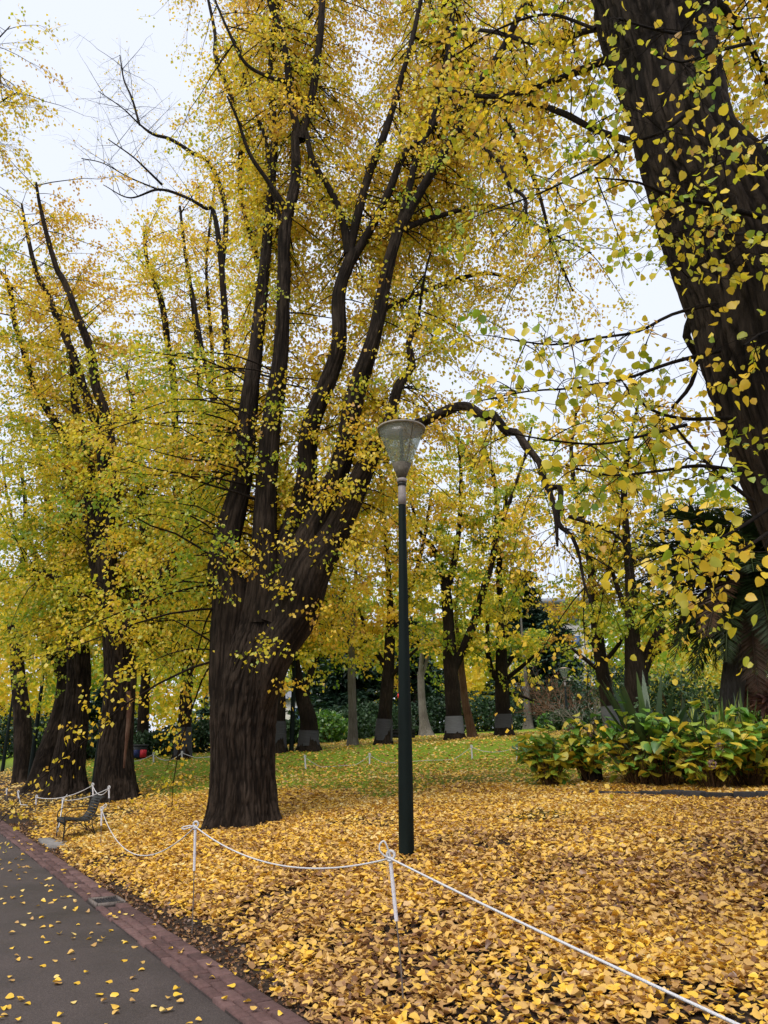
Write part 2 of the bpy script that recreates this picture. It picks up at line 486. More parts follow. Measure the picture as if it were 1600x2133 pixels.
# leaf outlines: x along the leaf, y across, z cup; triangles
L2 = (np.array([[0, 0, 0], [.42, .42, .10], [.42, -.42, .10], [1, 0, -.06]]), np.array([[0, 2, 3], [0, 3, 1]]))
L6 = (np.array([[.06, 0, 0], [0, .24, .06], [.30, .47, .14], [.68, .32, .08], [1, 0, -.10],
                [.68, -.32, .10], [.30, -.47, .16], [0, -.24, .05], [.45, 0, -.02]]),
      np.array([[0, 8, 1], [1, 8, 2], [2, 8, 3], [3, 8, 4], [4, 8, 5], [5, 8, 6], [6, 8, 7], [7, 8, 0]]))

L4 = (np.array([[0, 0, 0], [.22, .44, .12], [.68, .36, .08], [1, 0, -.10], [.68, -.36, .08], [.22, -.44, .12]]),
      np.array([[0, 3, 2], [0, 2, 1], [0, 5, 4], [0, 4, 3]]))
_o = np.array([[.0, .0], [-.03, .17], [.10, .36], [.30, .46], [.55, .42], [.80, .22], [1.0, 0]])
_v = [(x, y, .9 * y * y + .10 * x * x - .14 * x) for x, y in _o] + [(x, -y, .9 * y * y + .10 * x * x - .14 * x) for x, y in _o[1:-1]] + [(.22, 0, -.03), (.55, 0, -.05), (.8, 0, -.05)]
L10 = (np.array(_v), np.array([[0, 12, 1], [1, 12, 2], [2, 12, 3], [3, 12, 13], [3, 13, 4], [4, 13, 14], [4, 14, 5], [5, 14, 6],
                               [7, 12, 0], [8, 12, 7], [9, 12, 8], [9, 13, 12], [10, 13, 9], [10, 14, 13], [11, 14, 10], [6, 14, 11]]))

def leaves(pos, axis, nrm, size, tpl, cup=None):
    tv, tf = tpl
    axis = unit(axis); b = unit(np.cross(nrm, axis)); n = np.cross(axis, b)
    N = len(pos)
    z = tv[None, :, 2] * (1 if cup is None else cup[:, None])
    q = pos[:, None] + size[:, None, None] * (tv[None, :, 0, None] * axis[:, None] + tv[None, :, 1, None] * b[:, None] + z[:, :, None] * n[:, None])
    f = tf[None] + (np.arange(N) * len(tv))[:, None, None]
    return q.reshape(-1, 3), f.reshape(-1, 3)

# ------------------------------------------------------------------ ground, path, kerb
def grid_sheet(av, sv, zf, name, mat, attrs=True):
    A, S = np.meshgrid(av, sv, indexing='ij')
    x = KO[0] + KT[0] * A + KN[0] * S; y = KO[1] + KT[1] * A + KN[1] * S
    z = zf(x, y)
    v = np.stack([x, y, z], 2).reshape(-1, 3)
    n, m = len(av), len(sv)
    i, j = np.meshgrid(np.arange(n - 1), np.arange(m - 1), indexing='ij')
    a = i * m + j
    f = np.stack([a, a + 1, a + m + 1, a + m], 2).reshape(-1, 4)[:, ::-1]
    at = {}
    if attrs:
        X, Y = v[:, 0], v[:, 1]
        aa, ss = ks(X, Y)
        nz = vnoise(X * .5, Y * .5, 3) - .5
        grass = smooth(13.5, 20, Y + nz * 6 + .15 * X) * smooth(1.5, 5, ss)
        grass = np.where(ss < -4, smooth(5, 8, -ss), grass)
        litter = LITTER(X, Y) * smooth(14, 24, Y) * .62
        at = {'grass': ('POINT', grass), 'litter': ('POINT', litter)}
    return mesh_np(name, v, f, mat, True, at)

def LITTER(x, y):
    """how thickly the fallen leaves lie, 0 to 1"""
    a, s = ks(x, y)
    nz = vnoise(np.asarray(x) * .55, np.asarray(y) * .55, 7) - .5
    d = smooth(-.05, .6, s + nz * .55)
    far = smooth(20.5, 14.5, y + nz * 6 - .10 * x)
    # thin ring of open lawn, then leaves again under the trees beyond
    back = .42 * smooth(26, 31, y + nz * 5) * smooth(44, 36, y)
    return d * np.clip(np.maximum(far, np.maximum(.20, back)), 0, 1)

av = np.concatenate([np.arange(-14, 30, .25), np.arange(30, 60, 1.0), np.arange(60, 190, 6.0)])
sv = np.concatenate([[-.073, -.04, .02], np.arange(.1, 6, .12), np.arange(6, 20, .5), np.arange(20, 50, 2.0), np.arange(50, 190, 8.0)])
tag(obj('lawn', grid_sheet(av, sv, G, 'lawn', 'lawn')), kind='structure')
av2 = np.concatenate([np.arange(-14, 30, 1.0), np.arange(30, 190, 8.0)])
tag(obj('path', grid_sheet(av2, np.array([-4.9, -3, -1.5, -.372]), lambda x, y: .02 + 0 * x, 'path', 'asphalt', False)), kind='structure')
sv3 = -np.concatenate([np.arange(50, 190, 20.0)[::-1], np.arange(4.9, 50, 1.0)[::-1]])
tag(obj('far_lawn', grid_sheet(av2, sv3, lambda x, y: .06 + .012 * (-ks(x, y)[1] - 5), 'far_lawn', 'lawn')), kind='structure')

rng = np.random.default_rng(11)
random.seed(5)
kerb = tag(obj('kerb', None), kind='structure')
mb = MB()
for a0 in np.arange(-6, 60, 2.0):
    x0, y0 = K(a0 + 1, -.222)
    mb.box((x0, y0, .003), (.30, 2.0, .06), rot=[[KN[0], KT[0], 0], [KN[1], KT[1], 0], [0, 0, 1]])
obj('mortar_bed', mb.mesh('mortar_bed', 'joint'), kerb)

def brick_mesh(name, wd, ln, h, bev=.006):
    mb = MB()
    x, y = wd / 2, ln / 2
    lo = [(-x, -y), (x, -y), (x, y), (-x, y)]
    hi = [(-x + bev, -y + bev), (x - bev, -y + bev), (x - bev, y - bev), (-x + bev, y - bev)]
    v = [(p[0], p[1], 0) for p in lo] + [(p[0], p[1], h - bev) for p in lo] + [(p[0], p[1], h) for p in hi]
    f = [[8, 9, 10, 11]] + [[i, (i + 1) % 4, 4 + (i + 1) % 4, 4 + i] for i in range(4)] + [[4 + i, 4 + (i + 1) % 4, 8 + (i + 1) % 4, 8 + i] for i in range(4)]
    mb.add(v, f)
    return mb.mesh(name, 'brick')
rows = [(-.133, .118, .064), (-.2435, .092, .054), (-.3325, .078, .049)]
BL = .232
ang = math.atan2(KT[1], KT[0]) - PI / 2
DR0, DR1 = 4.12, 4.50                                   # gap in the bricks for the drain
stuff = MB()
for ri, (s0, wd, h) in enumerate(rows):
    bm_ = brick_mesh('brick', wd, BL - .007, h)
    for q in range(-22, 230):
        a0 = q * BL + (.5 * BL if ri == 1 else 0) + .03 * ri
        if DR0 - .10 < a0 < DR1 + .10:
            continue
        x0, y0 = K(a0, s0 + random.uniform(-.003, .003))
        if -5 * BL < a0 < 18:
            obj('brick', bm_, kerb, (x0, y0, random.uniform(-.004, .003)), (random.uniform(-.012, .012), random.uniform(-.012, .012), ang + random.uniform(-.008, .008)))
        else:
            ca, sa = math.cos(ang), math.sin(ang)
            stuff.box((x0, y0, h / 2), (wd, BL - .007, h), rot=[[ca, -sa, 0], [sa, ca, 0], [0, 0, 1]])
tag(obj('bricks_far_along', stuff.mesh('bricks_far_along', 'brick'), kerb), kind='stuff')

# drain grate set into the kerb
x0, y0 = K((DR0 + DR1) / 2, -.222)
gr = thing('drain_grate', 'black iron drain grate with open slots set into the red brick kerb', 'drain', (x0, y0, .036), ang)
mb = MB()
for sx in (-1, 1):
    mb.box((sx * .140, 0, .012), (.02, .37, .05))
for sy in (-1, 1):
    mb.box((0, sy * .178, .010), (.26, .02, .05))
obj('frame', mb.mesh('frame', 'stake_steel'), gr)
mb = MB(); mb.box((0, 0, -.012), (.258, .334, .01)); obj('pit', mb.mesh('pit', 'bin_dark'), gr)
bar = MB(); bar.box((0, 0, 0), (.010, .334, .02)); bar = bar.mesh('bar', 'edging')
for k in range(9):
    obj('bar', bar, gr, (-.112 + k * .028, 0, .016))

# ------------------------------------------------------------------ fallen leaves
def fallen(n, ylo, yhi, tpl, size, seed, xr):
    rg = np.random.default_rng(seed)
    y = ylo + (yhi - ylo) * rg.random(n)
    x = (rg.random(n) * 2 - 1) * (xr[0] + xr[1] * y)
    a, s = ks(x, y)
    keep = (s > -.05) & (rg.random(n) < LITTER(x, y) * (1 - .8 * HOLES(x, y)))
    x, y, s = x[keep], y[keep], s[keep]
    m = len(x)
    z = G(x, y) + .008 + np.abs(rg.normal(0, .014, m)) + .02 * smooth(.3, .8, LITTER(x, y)) * rg.random(m)
    th = rg.random(m) * 2 * PI
    tilt = rg.normal(0, .26, m)
    ax = np.stack([np.cos(th), np.sin(th), tilt], 1)
    nr = np.stack([rg.normal(0, .27, m), rg.normal(0, .27, m), np.where(rg.random(m) < .5, 1.0, -1.0)], 1)
    sz = size * rg.uniform(.6, 1.25, m)
    cup = rg.normal(0, 1.5, m)
    clump = vnoise(x * 1.1, y * 1.1, 20)
    tone = np.clip(.18 + .69 * rg.random(m) ** .85 + .34 * (clump - .5) + (.17 * smooth(7, 14, y)) - .25 * (rg.random(m) < .16), 0, 1)
    return np.stack([x, y, z], 1), ax, nr, sz, cup, tone, tpl

def HOLES(x, y):
    """bare, trodden patches of dark soil between the leaves"""
    h = smooth(.60, .78, vnoise(x * .9 + 4, y * .9, 31)) * smooth(12, 6, y)
    for cx, cy, r in ((3.75, 7.6, 1.0), (3.1, 5.9, .5), (.75, 5.0, .75), (.2, 5.7, .4), (1.6, 4.6, .4), (1.3, 9.6, .45), (2.2, 11.6, .6), (-.2, 12.3, .8), (.9, 10.4, .35), (3.4, 8.6, .6), (-3.6, 11.3, .6), (-1.0, 7.8, .45)):
        d = np.hypot((x - cx), (y - cy) * .8) / r + .7 * (vnoise(x * 3, y * 3, 40) - .5)
        h = np.maximum(h, smooth(1.15, .55, d))
    return h

def build_fallen(sets, name):
    V, Fc, T = [], [], []
    n0 = 0
    for pos, ax, nr, sz, cup, tone, tpl in sets:
        v, f = leaves(pos, ax, nr, sz, tpl, cup)
        V.append(v); Fc.append(f + n0); n0 += len(v)
        T.append(np.repeat(tone, len(tpl[1])))
    return mesh_np(name, np.concatenate(V), np.concatenate(Fc), 'fallen_leaf', True, {'tone': ('FACE', np.concatenate(T))})

sets = [fallen(44000, 3.4, 5.0, L10, .056, 1, (.9, .56)),
        fallen(36000, 5.0, 6.2, L6, .057, 8, (.9, .56)),
        fallen(56000, 6.2, 8.0, L4, .061, 6, (.9, .56)),
        fallen(70000, 8.0, 11.0, L4, .062, 5, (1.0, .56)),
        fallen(105000, 11.0, 15.5, L2, .074, 2, (1.0, .56)),
        fallen(120000, 15.5, 23, L2, .084, 3, (1.0, .58)),
        fallen(90000, 23, 42, L2, .11, 4, (1.0, .60))]
rgf = np.random.default_rng(77)                          # crumbs of old leaf on the bare strip by the kerb
nf_ = 9000
aa_ = rgf.uniform(-3, 14, nf_); ss_ = -.06 + 1.1 * rgf.random(nf_) ** 1.4
fx, fy = KO[0] + KT[0] * aa_ + KN[0] * ss_, KO[1] + KT[1] * aa_ + KN[1] * ss_
sets.append((np.stack([fx, fy, G(fx, fy) + .006 + .01 * rgf.random(nf_)], 1), rgf.normal(0, 1, (nf_, 3)) * [1, 1, .35], rgf.normal(0, .5, (nf_, 3)) + [0, 0, 1],
             rgf.uniform(.012, .045, nf_), rgf.normal(0, 2, nf_), np.clip(rgf.normal(.13, .14, nf_), 0, 1), L2))
litter_mesh = build_fallen(sets, 'fallen_leaves')
tag(obj('fallen_leaves', litter_mesh), 'thick carpet of fallen yellow and brown leaves over the lawn', 'leaves', None, 'stuff')

def leaf_variants(mat, tones, cups, tpl=L6, name='leaf'):
    out = []
    for t in tones:
        for c in cups:
            v, f = leaves(np.zeros((1, 3)), np.array([[1.0, 0, .0]]), np.array([[0, 0, 1.0]]), np.ones(1), tpl, np.array([c]))
            out.append(mesh_np(name, v, f, mat, False, {'tone': ('FACE', np.full(len(f), t))}))
    return out

def basis(axis, nrm, size, pos):
    a = Vector(axis).normalized(); b = Vector(nrm).cross(a).normalized(); n = a.cross(b)
    m = Matrix(((a.x, b.x, n.x, 0), (a.y, b.y, n.y, 0), (a.z, b.z, n.z, 0), (0, 0, 0, 1)))
    return Matrix.Translation(Vector([float(c) for c in pos])) @ m @ Matrix.Scale(float(size), 4)

fv = leaf_variants('fallen_leaf', (.45, .62, .74, .84, .92, .98), (-2.0, -1.0, 1.2, 2.0), L10, name='fallen_leaf')
cnt = 0
while cnt < 225:
    y = random.uniform(3.6, 15) if cnt > 60 else random.uniform(5.0, 9)
    s = -.45 - 3.2 * random.random() ** 1.3 if cnt % 5 else random.uniform(-.36, -.08)
    a = (y - KO[1]) / KT[1]
    x, yy = K(a, s)
    px, py, d = proj(np.array([x, yy, .03]))
    if not (-90 < px < 720 and py < 2150 and s > -4.5):
        continue
    zz = .022 if s < -.38 else (.066 if s > -.19 else .056)
    th = random.uniform(0, 2 * PI)
    o = obj('fallen_leaf', random.choice(fv))
    o.matrix_world = basis((math.cos(th), math.sin(th), random.gauss(0, .15)), (random.gauss(0, .2), random.gauss(0, .2), random.choice((-1, 1))), random.uniform(.036, .060), (x, yy, zz + .012))
    if s < -.38:
        tag(o, 'curled yellow fallen leaf lying singly on the dark asphalt path', 'leaf', 'single leaves on the asphalt path')
    else:
        tag(o, 'curled yellow fallen leaf lying singly on the red brick kerb', 'leaf', 'single leaves on the brick kerb')
    cnt += 1

# ------------------------------------------------------------------ trees
def limb_px(ctrl, y0, y1):
    """control points (px, py, width px) of the photograph -> rows x y z radius, distance going from y0 to y1"""
    ctrl = np.asarray(ctrl, float)
    t = np.concatenate([[0], np.cumsum(np.hypot(*np.diff(ctrl[:, :2], axis=0).T))]); t /= t[-1]
    rows = []
    for (px, py, wd), k in zip(ctrl, t):
        p = P(px, py, y0 + (y1 - y0) * k)
        rows.append([*p, wd / 2 * depth(p) / FOC])
    return np.array(rows)

RIDGE = [None]

def woody(rows, seg, step, furrow=.0, flare=0, seed=0, knots=.06, k_flare=5):
    """bark surface along a limb; furrow is the depth of the bark ridges in metres"""
    q = spline(rows, step)
    q[:, 3] = np.maximum(q[:, 3], .004)
    pts, rad = q[:, :3], q[:, 3]
    t, u, v = frames(pts)
    th = np.arange(seg) * 2 * PI / seg
    dirs = np.cos(th)[None, :, None] * u[:, None] + np.sin(th)[None, :, None] * v[:, None]
    L = np.concatenate([[0], np.cumsum(np.linalg.norm(np.diff(pts, axis=0), axis=1))])
    r = np.repeat(rad[:, None], seg, 1)
    cx, sy = np.cos(th)[None], np.sin(th)[None]
    Lz = L[:, None]
    r = r * (1 + knots * 2 * (vnoise(cx * 1.4 + seed, sy * 1.4, Lz * 1.1) - .5) + knots * (vnoise(cx * 3 + seed, sy * 3, Lz * 3) - .5))
    if flare:
        lob = .55 + .45 * np.cos(k_flare * th + seed + 1.1 * np.sin(th * 2 + seed))[None]
        r = r * (1 + flare * np.exp(-(Lz - .15).clip(0) / .28) * lob)
    if furrow:
        R0 = rad[:, None]
        wob = 1.3 * (vnoise(cx * 2 + 9, sy * 2, Lz * 1.7 + seed) - .5)
        f1 = .6 * np.abs(vnoise((cx * R0 * 34) + seed + wob, sy * R0 * 34 + wob, Lz * 6.0) - .5) * 2 + .55 * np.abs(vnoise((cx * R0 * 15) + seed + wob, sy * R0 * 15 + wob, Lz * 1.6) - .5) * 2
        f2 = vnoise(cx * R0 * 55 + seed, sy * R0 * 55, Lz * 9)
        ridge = np.minimum(f1 * 2.2, 1)
        r = r + furrow * (ridge - .7) + furrow * .35 * (f2 - .5)
        RIDGE[0] = ridge.ravel() - .55
    vv = pts[:, None] + r[:, :, None] * dirs
    k = len(pts)
    i, j = np.meshgrid(np.arange(k - 1), np.arange(seg), indexing='ij')
    a = i * seg + j; b = i * seg + (j + 1) % seg
    return vv.reshape(-1, 3), np.stack([a, b, b + seg, a + seg], 2).reshape(-1, 4)

def stations(rows, spacing, zmin, rg, t0=0.0):
    q = spline(rows, .1)
    d = np.concatenate([[0], np.cumsum(np.linalg.norm(np.diff(q[:, :3], axis=0), axis=1))])
    n = int(d[-1] / spacing)
    if n < 1:
        return np.zeros((0, 4)), np.zeros((0, 3)), np.zeros(0)
    at = t0 * d[-1] + (1 - t0) * d[-1] * rg.random(n)
    out = np.stack([np.interp(at, d, q[:, k]) for k in range(4)], 1)
    tg = unit(np.gradient(q[:, :3], axis=0))
    tan = np.stack([np.interp(at, d, tg[:, k]) for k in range(3)], 1)
    ok = out[:, 2] > zmin
    return out[ok], tan[ok], (at / d[-1])[ok]

def foliage(limbs, rg, spacing=.35, L=(1.2, 2.8), nt_=8, nl=18, size=.075, zmin=3.0, tone=(.55, .15), droop=.35, up=.25,
            bare=0.0, tlen=.55, zt=.0, t0=0.0, jit=.09, along=.25, aim=None, tmin=.18, zmax=99):
    """side branches -> twigs -> leaves. Returns branch paths and radii, twig paths and radii, leaf arrays"""
    S, Tn, U = [], [], []
    for rows in limbs:
        a, b, c = stations(rows, spacing, zmin, rg, t0)
        S.append(a); Tn.append(b); U.append(c)
    S, Tn = np.concatenate(S), np.concatenate(Tn)
    Tn = Tn[S[:, 2] < zmax]; S = S[S[:, 2] < zmax]
    B = len(S)
    az = rg.random(B) * 2 * PI
    h = np.stack([np.cos(az), np.sin(az), np.zeros(B)], 1)
    if aim is not None:
        h = unit(h + np.asarray(aim, float))
    d = unit(h - .5 * Tn * np.sum(h * Tn, 1, keepdims=True) + Tn * along + np.array([0, 0, 1.0]) * rg.normal(up, .3, B)[:, None])
    ln = rg.uniform(L[0], L[1], B)
    K6 = 7
    t = np.linspace(0, 1, K6)
    path = S[:, None, :3] + d[:, None] * (ln[:, None] * t)[:, :, None]
    path[:, :, 2] -= droop * ln[:, None] * t ** 2 * rg.uniform(.3, 1.4, B)[:, None]
    wob = np.cumsum(rg.normal(0, .05, (B, K6, 3)), 1) * ln[:, None, None] * .5
    path += wob * t[None, :, None]
    r0 = np.clip(ln * .0075, .005, .024)
    brad = r0[:, None] * (1 - .82 * t)[None]
    # twigs
    T = nt_
    tp = np.clip(rg.uniform(tmin, 1.02, (B, T)), 0, .999) * (K6 - 1)
    i0 = tp.astype(int); fr = (tp - i0)[..., None]
    bi = np.arange(B)[:, None]
    tpos = path[bi, i0] * (1 - fr) + path[bi, np.minimum(i0 + 1, K6 - 1)] * fr
    td = unit(d[:, None] * .55 + rg.normal(0, .62, (B, T, 3)) * np.array([1, 1, .6]) + np.array([0, 0, -.10]))
    tl = tlen * rg.uniform(.5, 1.3, (B, T))
    t4 = np.linspace(0, 1, 3)
    tw = tpos[:, :, None] + td[:, :, None] * (tl[:, :, None] * t4)[..., None]
    tw[..., 2] -= (.28 * tl[:, :, None] * t4 ** 2)
    tw += rg.normal(0, .05, tw.shape) * t4[None, None, :, None]
    tw = tw.reshape(-1, 3, 3)
    NT = len(tw)
    trad = np.repeat((.0031 * (1 - .6 * t4))[None], NT, 0)
    # leaves
    btone = rg.normal(tone[0], tone[1], B)
    keep_b = rg.random(B) >= bare
    tt = np.repeat(btone[:, None], T, 1).ravel()
    kt = np.repeat(keep_b[:, None], T, 1).ravel()
    q = rg.uniform(.05, 1.0, (NT, nl)) * 2
    j0 = np.clip(q.astype(int), 0, 1); fq = (q - j0)[..., None]
    ti = np.arange(NT)[:, None]
    lp = tw[ti, j0] * (1 - fq) + tw[ti, j0 + 1] * fq + rg.normal(0, jit, (NT, nl, 3)) * np.array([1, 1, .6])
    tdir = unit(tw[:, 2] - tw[:, 0])
    la = unit(tdir[:, None] * .35 + rg.normal(0, .55, (NT, nl, 3)) + np.array([0, 0, -.55]))
    lnm = unit(rg.normal(0, 1, (NT, nl, 3)) + np.array([0, 0, .7]))
    tone_l = tt[:, None] + rg.normal(0, .13, (NT, nl)) + zt * (lp[..., 2] - 8) / 8
    ls = size * rg.uniform(.6, 1.2, (NT, nl))
    kk = np.repeat(kt[:, None], nl, 1).ravel()
    lp, la, lnm = lp.reshape(-1, 3)[kk], la.reshape(-1, 3)[kk], lnm.reshape(-1, 3)[kk]
    return dict(bp=path, br=brad, tp=tw, tr=trad, lp=lp, la=la, ln=lnm, ls=ls.ravel()[kk], lt=np.clip(tone_l.ravel()[kk], 0, 1))

def merge(fs):
    return {k: np.concatenate([f[k] for f in fs]) for k in fs[0]}

def in_view(p, margin=260):
    px, py, d = proj(p)
    return (d > .3) & (px > -margin) & (px < 1600 + margin) & (py > -margin * 1.3)

LEAF_COUNT = 0

def build_tree(name, label, base, trunk, limbs, fol, trunk_seg=28, trunk_step=.12, furrow=.0, flare=.5, seed=0, bark='bark', group=None, cut=True,
               tpl=L2, leaf_parts=0, wrap=None, wrap_mat='tree_wrap', k_flare=5, leaf_mat='tree_leaf', limb_furrow=0):
    """trunk, limbs, branches and crown under one Empty at the foot of the tree"""
    global LEAF_COUNT
    b = np.array([base[0], base[1], base[2]])
    root = thing(name, label, 'tree', b, 0, group)
    v, f = woody(trunk, trunk_seg, trunk_step, furrow, flare, seed, .06, k_flare)
    tr = obj('trunk', mesh_np('trunk', v - b, f, bark, True, {'ridge': ('POINT', RIDGE[0])} if furrow and len(RIDGE[0]) == len(v) else None), root)
    if wrap is not None:
        q = spline(trunk, .05)
        q = q[(q[:, 2] > wrap[0]) & (q[:, 2] < wrap[1])]
        if len(q) > 2:
            q[:, 3] = q[:, 3] * 1.06 + .012
            vw, fw = woody(q, 20, .2, 0, 0, seed, .02)
            obj('trunk_wrap', mesh_np('trunk_wrap', vw - b, fw, wrap_mat, True), tr)
    for i, rows in enumerate(limbs):
        rmax = rows[:, 3].max()
        seg = (72 if limb_furrow > .012 else 28) if rmax > .12 else (12 if rmax > .05 else 8)
        v, f = woody(rows, seg, max(.09, min(.25, rmax * .6)), limb_furrow if rmax > .1 else 0, 0, seed + i * 3.7, .09)
        obj('limb', mesh_np('limb', v - b, f, bark, True, {'ridge': ('POINT', RIDGE[0])} if limb_furrow and rmax > .1 and len(RIDGE[0]) == len(v) else None), root)
    if fol is None:
        return root
    # branches and twigs; those far outside the frame are left out
    m = in_view(fol['bp'][:, 3]) if cut else np.ones(len(fol['bp']), bool)
    v1, f1 = tubes(fol['bp'][m], fol['br'][m], 4 if base[1] < 16 else 3)
    m = in_view(fol['tp'][:, 1]) if cut else np.ones(len(fol['tp']), bool)
    m &= np.random.default_rng(3).random(len(m)) < (1.0 if base[1] < 16 else .45 if base[1] < 23 else .12)   # twigs thinner than a hair from here
    if not m.any():
        m[0] = True
    v2, f2 = tubes(fol['tp'][m], fol['tr'][m], 3)
    cr = obj('crown', None, root)
    obj('branches', mesh_np('branches', np.concatenate([v1, v2]) - b, np.concatenate([f1, f2 + len(v1)]), bark, False), cr)['kind'] = 'stuff'
    m = in_view(fol['lp']) if cut else np.ones(len(fol['lp']), bool)
    lp, la, ln, ls, lt = [fol[k][m] for k in ('lp', 'la', 'ln', 'ls', 'lt')]
    if leaf_parts:
        px, py, d = proj(lp)
        score = np.where((px > 0) & (px < 1600) & (py > 0) & (py < 2133) & (d > .5), ls / np.maximum(d, .3), 0)
        pick = np.argsort(-score)[:leaf_parts]
        tones = (.2, .4, .55, .68, .8)
        lv = leaf_variants(leaf_mat, tones, (-.8, .5, 1.0), L10)
        for i in pick:
            k = int(np.argmin([abs(lt[i] - t) for t in tones])) * 3 + int(i) % 3
            o = obj('leaf', lv[k], cr)
            o.matrix_local = basis(la[i], ln[i], ls[i], lp[i] - b)
        rest = np.ones(len(lp), bool); rest[pick] = False
        lp, la, ln, ls, lt = lp[rest], la[rest], ln[rest], ls[rest], lt[rest]
    v, f = leaves(lp, la, ln, ls, tpl)
    LEAF_COUNT += len(lp)
    tag(obj('leaves', mesh_np('leaves', v - b, f, leaf_mat, False, {'tone': ('FACE', np.repeat(lt, len(tpl[1])))}), cr), kind='stuff')
    return root

def rgx(s):
    return np.random.default_rng(s)

def with_foot(rows, foot, drop=.25):
    """start the trunk a little below the ground"""
    r = rows.copy(); r[0, 2] = foot[2] - drop
    return r

# ---- the big leaning tree at the right, close by: trunk base beyond the frame
RT = np.array([3.75, 5.35, 0]); RT[2] = float(G(RT[0], RT[1]))
right_trunk = np.array([[*(RT + [0, 0, -.3]), .62], [RT[0] - .05, 5.3, 1.2, .52], [3.36, 5.2, 2.4, .49]] +
                       [[*r] for r in limb_px([(1668, 900, 292), (1588, 620, 285), (1500, 430, 250), (1428, 300, 200), (1392, 150, 200), (1362, 20, 222), (1330, -120, 212), (1290, -300, 200)], 5.15, 5.0)])
right_limbs = [limb_px(c, a, b2) for c, a, b2 in [
    ([(1400, 330, 26), (1330, 300, 17), (1240, 270, 14), (1170, 235, 14), (1100, 215, 12), (1020, 215, 9), (940, 225, 6)], 5.0, 8.2),
    ([(1330, 95, 22), (1250, 130, 17), (1150, 170, 14), (1080, 195, 11), (1000, 200, 9), (900, 180, 6)], 5.0, 7.6),
    ([(1330, 60, 20), (1240, 60, 14), (1130, 90, 11), (1020, 65, 8), (930, 60, 5)], 5.0, 7.2),
    ([(1320, -60, 40), (1200, -140, 32), (1080, -230, 24), (960, -330, 14)], 5.0, 6.5),
    ([(1400, -120, 60), (1500, -300, 50), (1600, -480, 36), (1700, -700, 20)], 5.0, 5.6),
    ([(1330, -250, 90), (1250, -480, 70), (1150, -760, 46), (1080, -1050, 22)], 5.0, 4.4),
    ([(1440, -60, 30), (1560, -160, 24), (1720, -260, 16)], 5.0, 6.5),
    ([(1440, -30, 22), (1510, 20, 16), (1570, 110, 12), (1620, 240, 8), (1640, 360, 5)], 5.2, 8.5),
    ([(1440, -60, 20), (1540, -40, 14), (1620, 40, 9), (1680, 160, 5)], 5.2, 9.5)]]
right_sprays = [limb_px(c, a, b2) for c, a, b2 in [
    ([(1490, 632, 9), (1400, 655, 7), (1330, 690, 6), (1240, 705, 5), (1150, 718, 4), (1050, 705, 3)], 4.9, 4.6),
    ([(1500, 730, 10), (1400, 755, 8), (1300, 790, 6), (1200, 808, 5), (1100, 815, 4), (1000, 835, 3)], 4.9, 4.5),
    ([(1525, 870, 10), (1420, 872, 8), (1350, 850, 6), (1300, 800, 4)], 4.9, 4.8),
    ([(1430, 885, 8), (1350, 905, 6), (1250, 925, 5), (1130, 915, 4), (1060, 900, 3)], 4.7, 4.2),
    ([(1560, 985, 11), (1460, 970, 8), (1380, 980, 6), (1270, 990, 5), (1180, 970, 3)], 4.9, 4.4),
    ([(1570, 1045, 10), (1500, 990, 7), (1440, 930, 6), (1400, 880, 4)], 4.9, 4.8),
    ([(1600, 1060, 9), (1540, 1100, 7), (1480, 1130, 5), (1400, 1160, 4)], 4.6, 3.9),
    ([(1600, 1110, 8), (1540, 1150, 6), (1470, 1180, 4)], 4.5, 3.9),
    ([(1600, 455, 13), (1480, 425, 10), (1400, 410, 7), (1330, 380, 5), (1240, 370, 3)], 4.5, 4.0),
    ([(1600, 485, 7), (1500, 490, 6), (1430, 500, 5), (1380, 480, 3)], 4.5, 4.2),
    ([(1430, 235, 8), (1380, 275, 7), (1310, 300, 6), (1230, 350, 5), (1130, 400, 4), (1020, 440, 3)], 4.6, 4.6),
    ([(1480, 60, 9), (1420, 70, 7), (1360, 60, 6), (1290, 40, 4)], 4.4, 4.0),
    ([(1560, 90, 8), (1480, 110, 7), (1420, 130, 5), (1370, 115, 3)], 4.5, 4.2),
    ([(1640, 250, 10), (1580, 300, 8), (1520, 330, 6), (1480, 350, 4)], 4.8, 4.2),
    ([(1700, 690, 9), (1600, 690, 6), (1550, 720, 4)], 4.4, 4.0),
    ([(1470, 540, 5), (1450, 555, 4), (1430, 590, 3)], 4.5, 4.3),
    ([(1240, 60, 8), (1140, 30, 6), (1040, 60, 4), (940, 120, 3)], 5.0, 5.6),
    ([(1560, 780, 8), (1600, 640, 7), (1540, 560, 4)], 5.5, 6.2),
    ([(1450, 640, 20), (1430, 700, 17), (1450, 740, 12), (1440, 800, 9), (1400, 850, 6)], 6.4, 6.6),
]]
rg = rgx(101)
fol = merge([
    foliage(right_sprays, rg, .105, (.15, .6), 4, 3, .060, .5, (.56, .17), .5, .0, 0, .22, .0, .12, .05),
    foliage(right_limbs[:3], rg, .15, (.4, 1.2), 6, 6, .068, .5, (.68, .14), .4, .1, .05, .35, .0, .1, .06),
    foliage(right_limbs[7:], rg, .10, (.5, 1.5), 7, 8, .07, .5, (.68, .13), .4, .1, 0, .4, .0, .2, .08),
    foliage(right_limbs[3:7], rg, .24, (.5, 1.6), 7, 7, .074, .5, (.66, .16), .35, .15, .05, .4, .0, .1, .08),
])
build_tree('leaning_elm', 'huge leaning dark trunk with big yellow-green leaf sprays beside the palm and flower bed', RT, right_trunk, right_limbs + right_sprays, fol,
           260, .04, .034, .45, 3.1, tpl=L4, leaf_parts=300, limb_furrow=.006)

